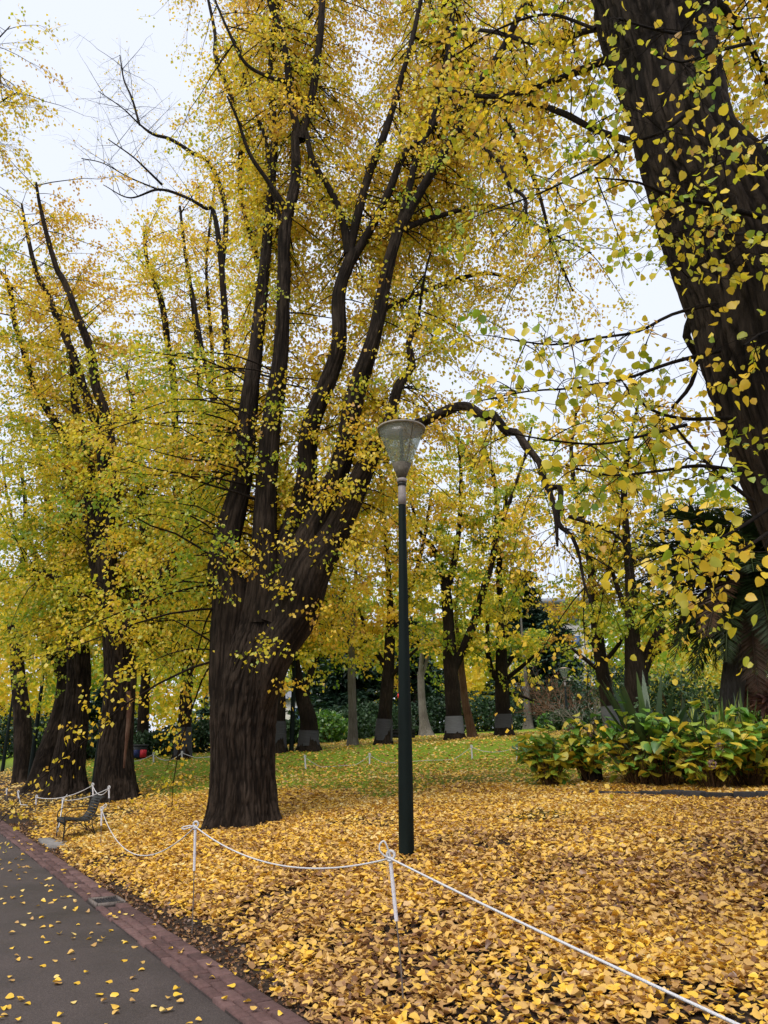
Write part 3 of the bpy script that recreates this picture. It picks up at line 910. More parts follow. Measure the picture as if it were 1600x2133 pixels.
# ---- the many-stemmed tree by the lamp post
MT = gp(508, 1716)
mt_trunk = with_foot(limb_px([(508, 1728, 142), (507, 1640, 134), (507, 1550, 132), (512, 1450, 138), (530, 1370, 132), (548, 1290, 110), (555, 1200, 84)], 13.2, 13.2), MT)
mt = [
    ([(482, 1520, 66), (473, 1430, 72), (472, 1340, 68), (475, 1250, 76), (480, 1150, 64), (492, 1000, 56), (515, 880, 54), (532, 760, 42), (550, 610, 34), (563, 450, 26), (567, 300, 20), (571, 150, 15), (577, 0, 11), (585, -200, 6)], 13.0, 13.3),
    ([(548, 1300, 92), (552, 1180, 66), (552, 1080, 60), (555, 950, 58), (562, 850, 54), (576, 740, 44), (590, 610, 38), (600, 480, 33), (613, 370, 28), (626, 280, 25)], 13.1, 12.6),
    ([(624, 292, 20), (606, 210, 18), (598, 130, 17), (578, 60, 16), (556, -10, 15), (540, -200, 10), (530, -420, 6)], 12.6, 12.4),
    ([(628, 292, 20), (648, 210, 19), (660, 130, 18), (668, 60, 17), (674, -30, 16), (690, -250, 10), (700, -450, 6)], 12.6, 12.9),
    ([(560, 1270, 80), (600, 1140, 66), (636, 1010, 58), (655, 890, 54), (688, 730, 44), (708, 610, 37), (727, 520, 31)], 13.3, 12.7),
    ([(726, 530, 20), (716, 470, 17), (695, 410, 14), (665, 340, 12), (640, 282, 10)], 12.7, 12.6),
    ([(728, 525, 22), (745, 450, 21), (768, 365, 19), (798, 285, 18), (826, 220, 15), (842, 140, 13), (866, 40, 11), (890, -120, 8), (900, -350, 5)], 12.7, 12.9),
    ([(735, 540, 22), (770, 480, 21), (808, 405, 19), (845, 325, 18), (880, 290, 16), (918, 215, 13), (935, 120, 10), (950, -40, 7)], 12.7, 12.5),
    ([(575, 1300, 88), (632, 1150, 70), (686, 1030, 60), (716, 940, 57), (742, 830, 52), (778, 700, 41), (805, 580, 36), (829, 480, 31)], 13.0, 12.4),
    ([(828, 490, 22), (850, 405, 19), (868, 330, 15), (888, 270, 12), (915, 190, 10), (940, 60, 8), (960, -150, 5)], 12.4, 12.9),
    ([(832, 480, 24), (878, 395, 22), (918, 330, 22), (958, 235, 22), (1000, 172, 20), (1040, 110, 17), (1085, 28, 14), (1130, -90, 10), (1180, -260, 6)], 12.4, 11.6),
    ([(535, 1490, 50), (552, 1420, 72), (578, 1345, 86), (615, 1275, 88), (652, 1205, 82), (694, 1120, 66), (732, 1030, 60), (776, 945, 48), (806, 880, 33), (828, 808, 26), (848, 768, 22), (852, 728, 17), (868, 670, 11), (880, 610, 8), (905, 540, 5)], 13.0, 12.2),
    ([(790, 925, 28), (830, 893, 24), (880, 880, 22), (935, 858, 20), (965, 854, 17), (1000, 868, 22), (1022, 866, 18), (1052, 890, 18), (1080, 905, 15), (1095, 932, 16), (1122, 962, 13), (1136, 995, 14), (1158, 1022, 11), (1170, 1052, 12), (1190, 1085, 10), (1204, 1130, 9), (1218, 1160, 7), (1222, 1220, 5), (1232, 1275, 3)], 12.2, 9.6),
    ([(1132, 985, 12), (1150, 1040, 11), (1158, 1080, 9), (1162, 1130, 5)], 10.4, 10.0),
    ([(1185, 1075, 9), (1240, 1095, 7), (1290, 1120, 5), (1330, 1170, 3)], 10.0, 9.6),
    ([(985, 262, 11), (1020, 320, 9), (1042, 340, 9), (1065, 380, 8), (1085, 420, 7), (1105, 470, 4)], 11.9, 11.2),
    ([(1000, 172, 12), (1060, 260, 10), (1115, 380, 8), (1160, 500, 6), (1190, 600, 3)], 11.7, 12.8),
    ([(829, 480, 14), (915, 450, 11), (1020, 430, 9), (1130, 470, 6), (1230, 520, 3)], 12.4, 14.5),
    ([(790, 650, 12), (900, 600, 10), (1010, 570, 8), (1100, 590, 4)], 12.5, 14.5),
    ([(600, 440, 14), (560, 380, 10), (520, 320, 8), (490, 250, 6), (480, 200, 4)], 12.7, 12.0),
    ([(552, 610, 12), (520, 480, 12), (500, 390, 11), (490, 250, 10), (455, 130, 9), (440, 60, 7), (420, -60, 5)], 13.9, 15.4),
    ([(598, 170, 11), (560, 160, 8), (510, 130, 7), (470, 60, 6), (440, -20, 4)], 12.4, 12.0),
    ([(590, 480, 10), (570, 400, 9), (550, 280, 8), (520, 180, 7), (490, 20, 5)], 12.8, 14.6),
]
mt_limbs = [limb_px(c, a, b2) for c, a, b2 in mt]
for i_ in (0, 1, 4, 8, 11):                                # the stems slim down quickly above the fork
    zz_ = mt_limbs[i_][:, 2]
    mt_limbs[i_][:, 3] *= 1 - .27 * smooth(4.2, 6.5, zz_)
for i_ in (2, 3, 6, 7, 9, 10):
    mt_limbs[i_][:, 3] *= .85
rj_ = rgx(12)
for i_ in range(len(mt_limbs)):                            # crooked, not ruler-straight
    k_ = np.arange(len(mt_limbs[i_]))[:, None]
    mt_limbs[i_][:, :3] += rj_.normal(0, .055, (len(k_), 3)) * (k_ > 2)
rg = rgx(202)
fol = merge([
    foliage(mt_limbs[:12], rg, .15, (1.0, 2.6), 8, 15, .077, 3.4, (.67, .15), .38, .12, .02, .45, .06, aim=(.15, 1.4, 0), tmin=.42),
    foliage(mt_limbs[2:4] + mt_limbs[6:8] + mt_limbs[9:11], rg, .21, (1.2, 3.0), 8, 15, .076, 7.5, (.70, .13), .3, .2, .02, .5, .04, aim=(.35, 1.5, 0), tmin=.42),
    foliage(mt_limbs[:12], rg, .6, (.5, 1.4), 7, 12, .076, 3.2, (.66, .14), .55, .05, 0, .4, .04, aim=(-.25, -.9, 0), tmin=.12, zmax=7.5),
    foliage(mt_limbs[11:12], rg, .14, (.4, 1.5), 7, 11, .076, 5.5, (.60, .14), .4, .05, 0, .4, .04, aim=(.5, 0, 0), tmin=.1),
    foliage(mt_limbs[12:15], rg, .17, (.4, 1.5), 7, 6, .078, 2.2, (.68, .13), .8, -.25, .35, .5, .05),
    foliage(mt_limbs[15:], rg, .15, (.7, 2.2), 8, 12, .078, 2.5, (.66, .14), .4, .1, .03, .5, .05, aim=(.2, 1.0, 0), tmin=.3),
    foliage(mt_limbs[:12] + [mt_trunk], rg, .7, (.25, .8), 6, 9, .076, 2.6, (.62, .14), .5, 0, 0, .3, .05),
    # drooping sprays hung over the open side towards the path
    foliage(mt_limbs[:2], rg, .13, (1.8, 3.4), 10, 14, .078, 3.0, (.52, .16), .6, .1, 0, .55, .06, aim=(-1.3, .3, 0), tmin=.4, zmax=8.5),
])
build_tree('elm_tree', 'broad many-stemmed elm with furrowed dark trunk standing beside the green lamp post', MT, mt_trunk, mt_limbs, fol,
           260, .04, .034, .5, 1.3, limb_furrow=.02, k_flare=6)

# ---- the row of trees along the path, going away
def simple_tree(name, label, foot, trunk_c, Y, limbs_c, folp, seed, **kw):
    ft = gp(*foot) if not isinstance(foot, np.ndarray) else foot
    if Y is None:
        Y = ft[1]
    dY = ft[1] - Y
    tr = with_foot(limb_px(trunk_c, Y, Y), ft)
    tr[0, :2] = tr[0, :2]
    lim = []
    for i, c in enumerate(limbs_c):
        off = c[0] if isinstance(c[0], (int, float)) else ((i % 3) - 1) * .9
        cc = c[1:] if isinstance(c[0], (int, float)) else c
        lim.append(limb_px(cc, Y, Y + off))
    fol = merge([foliage(lim if k.pop('src', 'limbs') == 'limbs' else lim + [tr], rgx(seed + j), **k) for j, k in enumerate([dict(f) for f in folp])]) if folp else None
    return build_tree(name, label, ft, tr, lim, fol, seed=seed, **kw)

simple_tree('elm_tree', 'thick elm behind the garden chair with a torn reddish bark scar down its trunk', (243, 1668),
    [(243, 1685, 92), (240, 1620, 78), (241, 1550, 66), (247, 1470, 62), (250, 1400, 62), (246, 1330, 60), (240, 1280, 54)], None,
    [[(247, 1350, 40), (232, 1250, 34), (228, 1150, 30), (237, 1050, 26), (237, 969, 22), (219, 859, 20), (200, 806, 18), (190, 737, 17), (166, 669, 15), (134, 587, 13), (116, 553, 11), (88, 450, 8), (75, 380, 5)],
     [(238, 1330, 36), (217, 1200, 32), (213, 1094, 27), (214, 962, 22), (200, 881, 20), (175, 812, 18), (159, 756, 16), (125, 675, 14), (94, 603, 12), (78, 575, 10), (55, 480, 7), (45, 425, 4)],
     [(232, 1300, 32), (195, 1150, 30), (185, 1050, 26), (187, 969, 20), (169, 890, 16), (156, 844, 14), (150, 760, 10), (140, 680, 6)],
     [(260, 1340, 44), (315, 1240, 40), (350, 1190, 34), (385, 1130, 26), (400, 1060, 18), (390, 980, 12), (370, 900, 6)],
     [(255, 1340, 30), (290, 1250, 26), (300, 1120, 20), (290, 980, 14), (280, 860, 8), (260, 760, 5)],
     [(-1.8, 232, 1320, 20), (-1.8 * 0 + 180, 1250, 16), (110, 1200, 12), (40, 1180, 8)][1:]],
    [dict(spacing=.17, L=(.9, 2.8), nt_=8, nl=14, size=.092, zmin=3.2, tmin=.25, aim=(.1, .45, 0), tone=(.64, .15), droop=.4, up=.1, zt=.16, tlen=.5),
     dict(spacing=.24, L=(1.8, 3.2), nt_=10, nl=15, size=.09, zmin=3.0, zmax=8.5, tmin=.4, aim=(.5, .7, 0), tone=(.50, .17), droop=.5, up=.05, zt=.10, tlen=.6, t0=0)],
    21, trunk_seg=200, trunk_step=.05, furrow=.036, flare=.55, limb_furrow=.01)
scar = limb_px([(268, 1440, 9), (270, 1470, 11), (268, 1500, 10), (265, 1530, 8), (261, 1570, 6), (258, 1600, 3)], 18.77, 18.70)
scar[:, 1] -= 0
v, f = woody(scar, 14, .06, .01, 0, 4, .1)
tree2 = [o for o in bpy.data.objects if o.name.startswith('elm_tree') and 'scar' in o.get('label', '')][0]
tag(obj('bark_scar', mesh_np('bark_scar', v - np.array(tree2.location), f, 'bark_wound', True), tree2), 'torn reddish strip of bare wood')

simple_tree('elm_tree', 'wide-footed upright elm beyond the scarred elm and the chair', (140, 1657),
    [(140, 1672, 82), (143, 1600, 66), (150, 1540, 58), (160, 1470, 50), (165, 1400, 46), (160, 1320, 42)], None,
    [[(160, 1330, 34), (150, 1220, 30), (145, 1100, 26), (140, 1000, 20), (138, 922, 18), (97, 850, 15), (72, 806, 14), (56, 756, 13), (47, 720, 12), (31, 675, 10), (19, 594, 9), (-5, 560, 7)],
     [(165, 1330, 30), (180, 1200, 28), (175, 1100, 24), (165, 1000, 20), (160, 900, 14), (150, 800, 8)],
     [(150, 1300, 22), (110, 1220, 18), (70, 1150, 14), (40, 1100, 8)]],
    [dict(spacing=.16, tmin=.28, aim=(0, .5, 0), L=(1.0, 2.9), nt_=8, nl=15, size=.105, zmin=3.2, tone=(.58, .15), droop=.4, up=.1, zt=.08, tlen=.6),
     dict(spacing=.26, L=(1.8, 3.2), nt_=9, nl=15, size=.105, zmin=2.8, tone=(.44, .14), droop=.5, up=0, zt=.08, tlen=.6)],
    33, trunk_seg=180, trunk_step=.06, furrow=.036, flare=.6)
simple_tree('elm_tree', 'elm leaning towards its wide-footed neighbour, dark knot low on its trunk', (85, 1645),
    [(84, 1658, 60), (97, 1590, 50), (115, 1530, 44), (133, 1470, 40), (140, 1400, 34)], None,
    [[(138, 1410, 28), (122, 1280, 24), (110, 1150, 20), (95, 1000, 14), (70, 900, 8)], [(135, 1420, 22), (90, 1330, 18), (40, 1240, 12), (0, 1180, 8)]],
    [dict(spacing=.18, L=(1.2, 3.4), nt_=9, nl=14, size=.12, zmin=3.0, tone=(.50, .15), droop=.45, up=.05, zt=.08, tlen=.65)],
    44, trunk_seg=48, trunk_step=.09, furrow=.026, flare=.55)
kn = P(84, 1569, 25.1)
tree4 = [o for o in bpy.data.objects if 'dark knot' in o.get('label', '')][0]
mb = MB(); mb.lathe([(.0, -.02), (.11, -.01), (.15, .02), (.19, .01), (.24, -.12)], 16)
o = obj('knot', mb.mesh('knot', 'bark', True), tree4, kn - np.array(tree4.location), (R(80), 0, R(-25)))
simple_tree('elm_tree', 'farthest upright elm of the row along the path with thin open crown', (45, 1630),
    [(46, 1642, 38), (48, 1580, 36), (48, 1520, 34), (42, 1450, 30), (35, 1380, 26)], None,
    [[(40, 1400, 20), (45, 1280, 16), (50, 1150, 13), (53, 1050, 9), (40, 950, 5)], [(35, 1390, 18), (22, 1300, 14), (8, 1230, 10), (-25, 1130, 6)],
     [(50, 1160, 8), (25, 1080, 6), (10, 1000, 4), (5, 940, 3)]],
    [dict(spacing=.42, L=(1.2, 3.0), nt_=8, nl=9, size=.13, zmin=3.2, tone=(.52, .15), droop=.4, up=.15, bare=.35, zt=.12, tlen=.7)],
    55, trunk_seg=40, trunk_step=.1, furrow=.024, flare=.45)

# ---- trees in the second row, behind
def wrapz(py0, py1, Y):
    return (P(800, py1, Y)[2], P(800, py0, Y)[2])
simple_tree('elm_tree', 'tall elm with grey wrapped foot beyond the far rope, bare-topped stems above', (380, 1580),
    [(380, 1592, 38), (383, 1530, 30), (388, 1450, 26), (392, 1380, 24)], None,
    [[(390, 1390, 18), (375, 1250, 16), (370, 1100, 15), (366, 950, 15), (362, 800, 14), (350, 719, 13), (337, 631, 12), (306, 540, 8), (300, 480, 4)],
     [(395, 1390, 16), (410, 1200, 13), (420, 1000, 11), (415, 800, 9), (400, 620, 8), (385, 520, 7), (375, 430, 5)],
     [(392, 1300, 14), (440, 1100, 12), (450, 900, 10), (440, 700, 8), (430, 560, 6), (440, 450, 5), (450, 360, 3)],
     [(390, 1350, 12), (330, 1200, 10), (300, 1050, 8), (290, 900, 5)]],
    [dict(spacing=.19, L=(1.2, 3.4), nt_=8, nl=14, size=.12, zmin=4.2, tone=(.62, .14), droop=.35, up=.15, bare=.05, zt=.08, tlen=.7)],
    66, trunk_seg=30, furrow=.02, wrap=wrapz(1512, 1574, 27))
# tall half-bare tree whose upper twigs stand against the sky
simple_tree('elm_tree', 'half-bare elm behind the many-stemmed trunk, leafless twigs spread against the white sky', np.array([-4.5, 21.5, float(G(-4.5, 21.5))]),
    [(470, 1610, 44), (472, 1500, 38), (476, 1350, 34), (480, 1200, 30)], 21.5,
    [[(480, 1220, 24), (482, 1000, 20), (474, 750, 16), (460, 540, 12), (445, 440, 9), (430, 435, 7), (385, 410, 6), (330, 395, 5), (270, 412, 3), (215, 385, 1.5)],
     [(462, 560, 12), (470, 440, 11), (440, 345, 9), (400, 318, 8), (355, 290, 7), (320, 280, 6), (290, 258, 4), (255, 225, 2.5), (205, 190, 1.5)],
     [(291, 260, 5), (275, 205, 4), (258, 165, 3), (250, 115, 2)],
     [(338, 385, 5), (300, 348, 4), (275, 325, 3), (225, 290, 2)],
     [(335, 397, 4), (270, 370, 3), (215, 340, 2), (170, 330, 2)],
     [(480, 1150, 16), (455, 900, 12), (420, 720, 9), (400, 600, 6)]],
    [dict(spacing=.20, L=(.7, 1.9), nt_=9, nl=1, size=.07, zmin=13.5, tone=(.72, .1), droop=.05, up=.35, bare=.45, tlen=.75, zt=0),
     dict(spacing=.3, L=(1.0, 2.4), nt_=8, nl=9, size=.10, zmin=4, zmax=13.5, tone=(.62, .14), droop=.3, up=.1, bare=.2, tlen=.6, zt=0)],
    77, trunk_seg=28)

# tree across the path, only the edge of its crown reaches into view
UL = np.array([-12.6, 13.6, .12])
ul_trunk = np.array([[*UL[:2], -.2, .62], [-12.6, 13.6, 1.0, .5], [-12.5, 13.6, 3, .46], [-12.3, 13.6, 5.2, .42]])
def arr(*r):
    return np.array(r, float)
ul_limbs = [arr([-12.3, 13.6, 5, .3], [-11.8, 13.8, 9, .16], [-11, 14, 13, .08], [-9.9, 14, 16, .035], [-8.9, 14.1, 18, .012]),
            arr([-12.3, 13.6, 5, .26], [-11.7, 13.4, 9, .15], [-10.8, 13.6, 12.5, .07], [-9.5, 13.9, 14.8, .03], [-8.3, 14, 16.0, .01]),
            arr([-12.3, 13.6, 5, .22], [-11.8, 14.2, 8.5, .12], [-10.9, 14.4, 11.5, .06], [-9.6, 14.4, 13.4, .025], [-8.9, 14.4, 13.9, .01]),
            arr([-12.3, 13.6, 5, .3], [-13, 13, 10, .2], [-13.4, 13, 15, .1], [-13, 13.2, 19, .04])]
rg = rgx(88)
fol = foliage(ul_limbs, rg, .14, (.7, 1.8), 8, 8, .085, 8, (.72, .12), .35, .2, .3, .6, 0, .35)
build_tree('elm_tree', 'crown of fine twigs and gold leaves reaching over from across the path', UL, ul_trunk, ul_limbs, fol, 30, .15, .02, .5, 8.8)

TR = [
    ('elm', 'short forked elm with dark grey wrapped foot and leafy tuft above the wrap', (645, 1564), [(645, 1575, 52), (643, 1540, 40), (643, 1500, 36), (632, 1460, 30), (622, 1420, 24)],
     [[(624, 1430, 22), (612, 1360, 18), (606, 1280, 14), (598, 1150, 10), (590, 1000, 6)], [(632, 1460, 16), (655, 1380, 12), (690, 1300, 9), (720, 1220, 5)], [(615, 1380, 12), (650, 1250, 9), (680, 1120, 7), (700, 1000, 4)]],
     (1519, 1556), .62, 'bark', .9),
    ('slim_tree', 'slim straight pale-barked tree standing before the dark cedar', (735, 1552), [(735, 1560, 24), (735, 1500, 18), (733, 1430, 17), (732, 1350, 14)],
     [[(732, 1360, 12), (738, 1250, 9), (745, 1130, 6), (750, 1010, 3)], [(733, 1330, 8), (700, 1240, 6), (680, 1150, 3)]], None, .66, 'bark_pale', .8),
    ('elm', 'elm with wrapped foot and a dark bench at its base behind the lamp post', (799, 1551), [(798, 1558, 38), (802, 1490, 30), (808, 1420, 26), (812, 1340, 22), (815, 1270, 16)],
     [[(815, 1280, 14), (808, 1180, 11), (800, 1080, 9), (790, 960, 5)], [(812, 1330, 12), (850, 1240, 10), (880, 1140, 8), (900, 1020, 5)], [(808, 1400, 12), (770, 1330, 10), (745, 1260, 6)], [(806, 1420, 10), (840, 1380, 8), (870, 1350, 5)]],
     (1496, 1545), .68, 'bark', 1.0),
    ('elm', 'forked elm with pale grey band wrapped round its foot and one long leaning stem', (945, 1541), [(947, 1548, 44), (946, 1500, 34), (942, 1440, 32), (938, 1380, 30), (935, 1310, 24), (930, 1240, 22)],
     [[(930, 1250, 18), (920, 1180, 15), (900, 1140, 11), (870, 1100, 8), (850, 1000, 5)], [(930, 1240, 16), (946, 1170, 14), (957, 1090, 10), (960, 980, 7), (950, 900, 4)],
      [(945, 1395, 18), (965, 1350, 18), (987, 1300, 17), (1006, 1231, 15), (1025, 1169, 13), (1035, 1080, 11), (1030, 1000, 9), (1005, 920, 6)], [(1030, 1130, 9), (1060, 1050, 8), (1090, 960, 6), (1110, 880, 4)]],
     (1492, 1528), .55, 'bark', 1.0),
    ('slim_tree', 'short reddish bare trunk leaning beside the wrapped forked elm', (985, 1536), [(987, 1542, 20), (977, 1500, 18), (969, 1460, 16), (962, 1400, 14), (958, 1350, 12)],
     [[(958, 1360, 10), (950, 1280, 7), (955, 1200, 4)]], None, .5, 'bark_red', .5),
    ('elm', 'upright elm with dark wrapped foot standing alone in front of the green hedge', (1052, 1533), [(1052, 1540, 40), (1048, 1480, 32), (1045, 1420, 28), (1045, 1340, 22), (1045, 1290, 18)],
     [[(1045, 1300, 16), (1040, 1200, 13), (1045, 1110, 10), (1060, 1000, 6)], [(1040, 1420, 16), (1022, 1390, 12), (1015, 1330, 10), (1018, 1260, 7)], [(1046, 1400, 12), (1080, 1350, 10), (1110, 1330, 6)], [(1047, 1420, 10), (1085, 1390, 8), (1120, 1360, 5)], [(1045, 1440, 8), (1085, 1450, 6), (1110, 1460, 4)]],
     (1486, 1518), .62, 'bark', 1.0),
    ('elm', 'elm with whitish wrapped foot rising behind the yellowing hydrangea bushes', np.array([8.4, 28.5, 0]), [(1283, 1545, 36), (1272, 1500, 31), (1262, 1440, 28), (1252, 1380, 26), (1243, 1300, 24), (1235, 1230, 20)],
     [[(1236, 1240, 18), (1226, 1150, 15), (1205, 1050, 12), (1190, 950, 8), (1200, 860, 5)], [(1240, 1280, 14), (1270, 1180, 11), (1290, 1080, 8), (1280, 980, 5)], [(1248, 1360, 12), (1225, 1320, 10), (1215, 1290, 6)], [(1250, 1390, 10), (1290, 1340, 8), (1310, 1290, 5)], [(1252, 1400, 10), (1215, 1370, 8), (1190, 1350, 5)]],
     (1470, 1535), .68, 'bark', 1.0),
    ('elm', 'stout elm with thick forked trunk behind the dark sword-leaved plant', np.array([9.9, 27.0, 0]), [(1328, 1540, 58), (1326, 1470, 52), (1325, 1400, 46), (1322, 1350, 40)],
     [[(1320, 1370, 34), (1316, 1300, 28), (1312, 1200, 20), (1305, 1120, 16), (1300, 1020, 13), (1310, 930, 9), (1330, 840, 5)], [(1335, 1400, 30), (1360, 1345, 24), (1376, 1310, 18), (1400, 1230, 12), (1430, 1130, 8), (1440, 1020, 5)], [(1318, 1300, 14), (1285, 1220, 10), (1260, 1130, 6)], [(1345, 1370, 14), (1420, 1330, 10), (1470, 1290, 6)]],
     None, .60, 'bark', 1.1),
    ('slim_tree', 'thin grey trunk far off at the edge of the hedge', (1102, 1518), [(1102, 1524, 22), (1098, 1470, 15), (1096, 1420, 11)],
     [[(1096, 1430, 8), (1090, 1350, 6), (1085, 1280, 3)]], None, .45, 'bark_pale', .5),
    ('slim_tree', 'pale flared grey trunk showing between the lamp post and the forked elm', (888, 1533), [(890, 1540, 34), (883, 1500, 20), (879, 1460, 16), (876, 1400, 14)],
     [[(876, 1410, 10), (880, 1300, 8), (870, 1200, 5)], [(877, 1420, 8), (900, 1330, 6), (905, 1260, 4)]], None, .5, 'bark_pale', .6),
    ('elm', 'elm partly hidden behind the big trunk with its foot wrapped grey', (577, 1567), [(577, 1574, 40), (578, 1520, 34), (580, 1450, 30), (578, 1380, 24)],
     [[(578, 1390, 18), (590, 1280, 14), (600, 1150, 10), (610, 1000, 6)], [(578, 1380, 14), (540, 1250, 10), (520, 1100, 7)], [(578, 1370, 12), (640, 1260, 9), (680, 1150, 6), (700, 1060, 4)]],
     (1500, 1560), .58, 'bark', .9),
    ('elm', 'dark elm far back beside the litter bin', (300, 1572), [(300, 1578, 30), (298, 1530, 24), (300, 1470, 22), (305, 1400, 18)],
     [[(305, 1410, 14), (320, 1300, 11), (330, 1180, 8), (325, 1050, 5)], [(303, 1420, 12), (270, 1320, 9), (255, 1220, 6)]],
     None, .5, 'bark', .8),
]
for i, (nm, lab, foot, tc, lc, wr, tone, bk, dens) in enumerate(TR):
    if isinstance(foot, np.ndarray):
        foot[2] = float(G(foot[0], foot[1])); ft = foot
    else:
        ft = gp(*foot)
    Y = ft[1]
    sz = .06 + .0026 * Y
    simple_tree({'elm': 'elm_tree'}.get(nm, nm), lab, ft, tc, Y, lc,
        [dict(spacing=.20 / dens, L=(1.0, 3.1), nt_=9, nl=14, size=sz, zmin=ft[2] + 3.1, tone=(tone - .06, .2), droop=.4, up=.1, bare=.04, zt=.10, tlen=.7)],
        300 + i * 7, trunk_seg=24, trunk_step=.2, flare=.4, wrap=wrapz(wr[0], wr[1], Y) if wr else None, bark=bk,
        wrap_mat='wrap_light' if 'whitish' in lab or 'pale grey band' in lab else 'tree_wrap')

# ------------------------------------------------------------------ lamp post
def lamp_post(name, label, foot, H, sc_=1.0, rz=0, lean=(0, 0)):
    t = thing(name, label, 'lamp post', foot, rz)
    t.rotation_euler = (lean[0], lean[1], rz)
    z0 = H - .98                                          # top of the painted pole
    mb = MB(); mb.lathe([(0, -.3), (.088 * sc_, -.3), (.088 * sc_, .05), (.084 * sc_, .9), (.078 * sc_, 1.6), (.062 * sc_, z0 * .6), (.046 * sc_, z0 - .02), (.046 * sc_, z0), (0, z0)], 28)
    pole = obj('pole', mb.mesh('pole', 'pole_paint', True), t)
    mb = MB(); mb.lathe([(.0, z0 - .14), (.052, z0 - .14), (.052, z0 - .02), (.048, z0), (.048, z0 + .16), (.0, z0 + .16)], 24)
    obj('sleeve', mb.mesh('sleeve', 'galvanised', True), t)
    mb = MB(); mb.lathe([(0, z0 + .12), (.056, z0 + .12), (.056, z0 + .165), (0, z0 + .165)], 24)
    obj('black_band', mb.mesh('black_band', 'iron', True), t)
    mb = MB(); mb.lathe([(0, z0 + .165), (.062, z0 + .165), (.066, z0 + .19), (.062, z0 + .215), (0, z0 + .215)], 24)
    obj('collar', mb.mesh('collar', 'galvanised', True), t)
    zb, zt, rt = z0 + .215, z0 + .90, .305
    def rr(z):
        return .05 + (rt - .05) * (z - zb) / (zt - zb)
    mb = MB(); zc = zb + .20
    mb.lathe([(.0, zb), (rr(zb), zb), (rr(zc), zc), (rr(zc) - .006, zc + .002), (0, zc - .03)], 40)
    obj('lower_cone', mb.mesh('lower_cone', 'grime', True), t)
    mb = MB(); mb.lathe([(rr(zc), zc), (rr(zc + .3), zc + .3), (rt, zt), (rt - .006, zt - .001), (rr(zc + .3) - .006, zc + .3), (rr(zc) - .006, zc + .003)], 48)
    gl = obj('glass_cone', mb.mesh('glass_cone', 'lamp_glass', True), t)
    mb = MB(); mb.tube([(rr(zc) + .003, 0, zc), (rt + .003, 0, zt)], .005, 6)
    obj('seam', mb.mesh('seam', 'grime'), gl)
    mb = MB(); mb.lathe([(0, zt - .012), (rt - .008, zt - .012), (rt - .008, zt + .012), (.10, zt + .07), (0, zt + .075)], 48)
    lid = obj('lid', mb.mesh('lid', 'lamp_lid', True), t)
    mb = MB(); mb.lathe([(rt - .004, zt - .012), (rt + .012, zt - .010), (rt + .014, zt + .012), (rt - .006, zt + .016)], 48)
    obj('rim', mb.mesh('rim', 'lamp_rim', True), lid)
    pts = np.array([[0, 0, zc - .03], [.004, .003, zc + .15], [-.006, .004, zc + .3], [.003, -.004, zc + .45], [0, 0, zt - .01]])
    q = spline(np.c_[pts, [.022, .026, .018, .020, .014]], .015)
    rg_ = np.random.default_rng(9); q[:, 3] *= rg_.uniform(.75, 1.35, len(q))
    mb = MB(); mb.tube(q[:, :3], q[:, 3], 8)
    obj('inner_stem', mb.mesh('inner_stem', 'grime'), t)
    return t, pole
lf = gp(847, 1787)
LP, lpole = lamp_post('lamp_post', 'tall dark green lamp post with an upturned cone lantern', lf, P(835, 884, lf[1])[2] - lf[2] + .02, 1.0, R(-60), (0, R(-.55)))
mb = MB(); mb.box((0, 0, 0), (.05, .02, .05))
mb2 = MB(); mb2.lathe([(0, 0), (.028, 0), (.028, .012), (.02, .018), (0, .018)], 14)
hgt = P(843, 1449, lf[1])[2] - lf[2]
obj('reflector', mb2.mesh('reflector', 'red_reflector', True), lpole, (-.065 * math.cos(R(-60)) * 1.0, -.065 * math.sin(R(-60)) * -1.0, hgt), (0, R(-90), R(60)))

f2 = gp(194, 1668)
lamp_post('lamp_post', 'dark green lamp post at the foot of the scarred elm, its head lost among leaves', f2, 5.4, 1.0, 0, (0, R(1.2)))
f3 = gp(74, 1640); f3 = np.array([-12.2, 28.0, float(G(-12.2, 28.0))])
lamp_post('lamp_post', 'thin dark lamp post between the two farthest row trees', f3, 5.4)
f4 = gp(607, 1566)
lamp_post('lamp_post', 'distant dark lamp post beside the short forked elm', f4, 5.2)
f5 = np.array([P(1182, 1500, 46)[0], 46.0, 0]); f5[2] = float(G(f5[0], 46))
lamp_post('lamp_post', 'distant lamp post before the dark cedar and the pale bare shrub', f5, P(1180, 1390, 46)[2] - f5[2])
f6 = np.array([P(6, 1600, 40)[0], 40.0, 0]); f6[2] = float(G(f6[0], 40.))
lamp_post('lamp_post', 'distant dark lamp post on the open green lawn across the path', f6, 5.0)

# ------------------------------------------------------------------ rope fence
def torus(mb, c, r, tube, ax=(0, 1, 0), n=18, sq=1.0):
    th = np.linspace(0, 2 * PI, n)
    a = Vector(ax).normalized(); u = a.orthogonal().normalized(); v = a.cross(u)
    mb.tube([np.array(c) + r * (math.cos(t) * np.array(u) * sq + math.sin(t) * np.array(v)) for t in th], tube, 6, False)

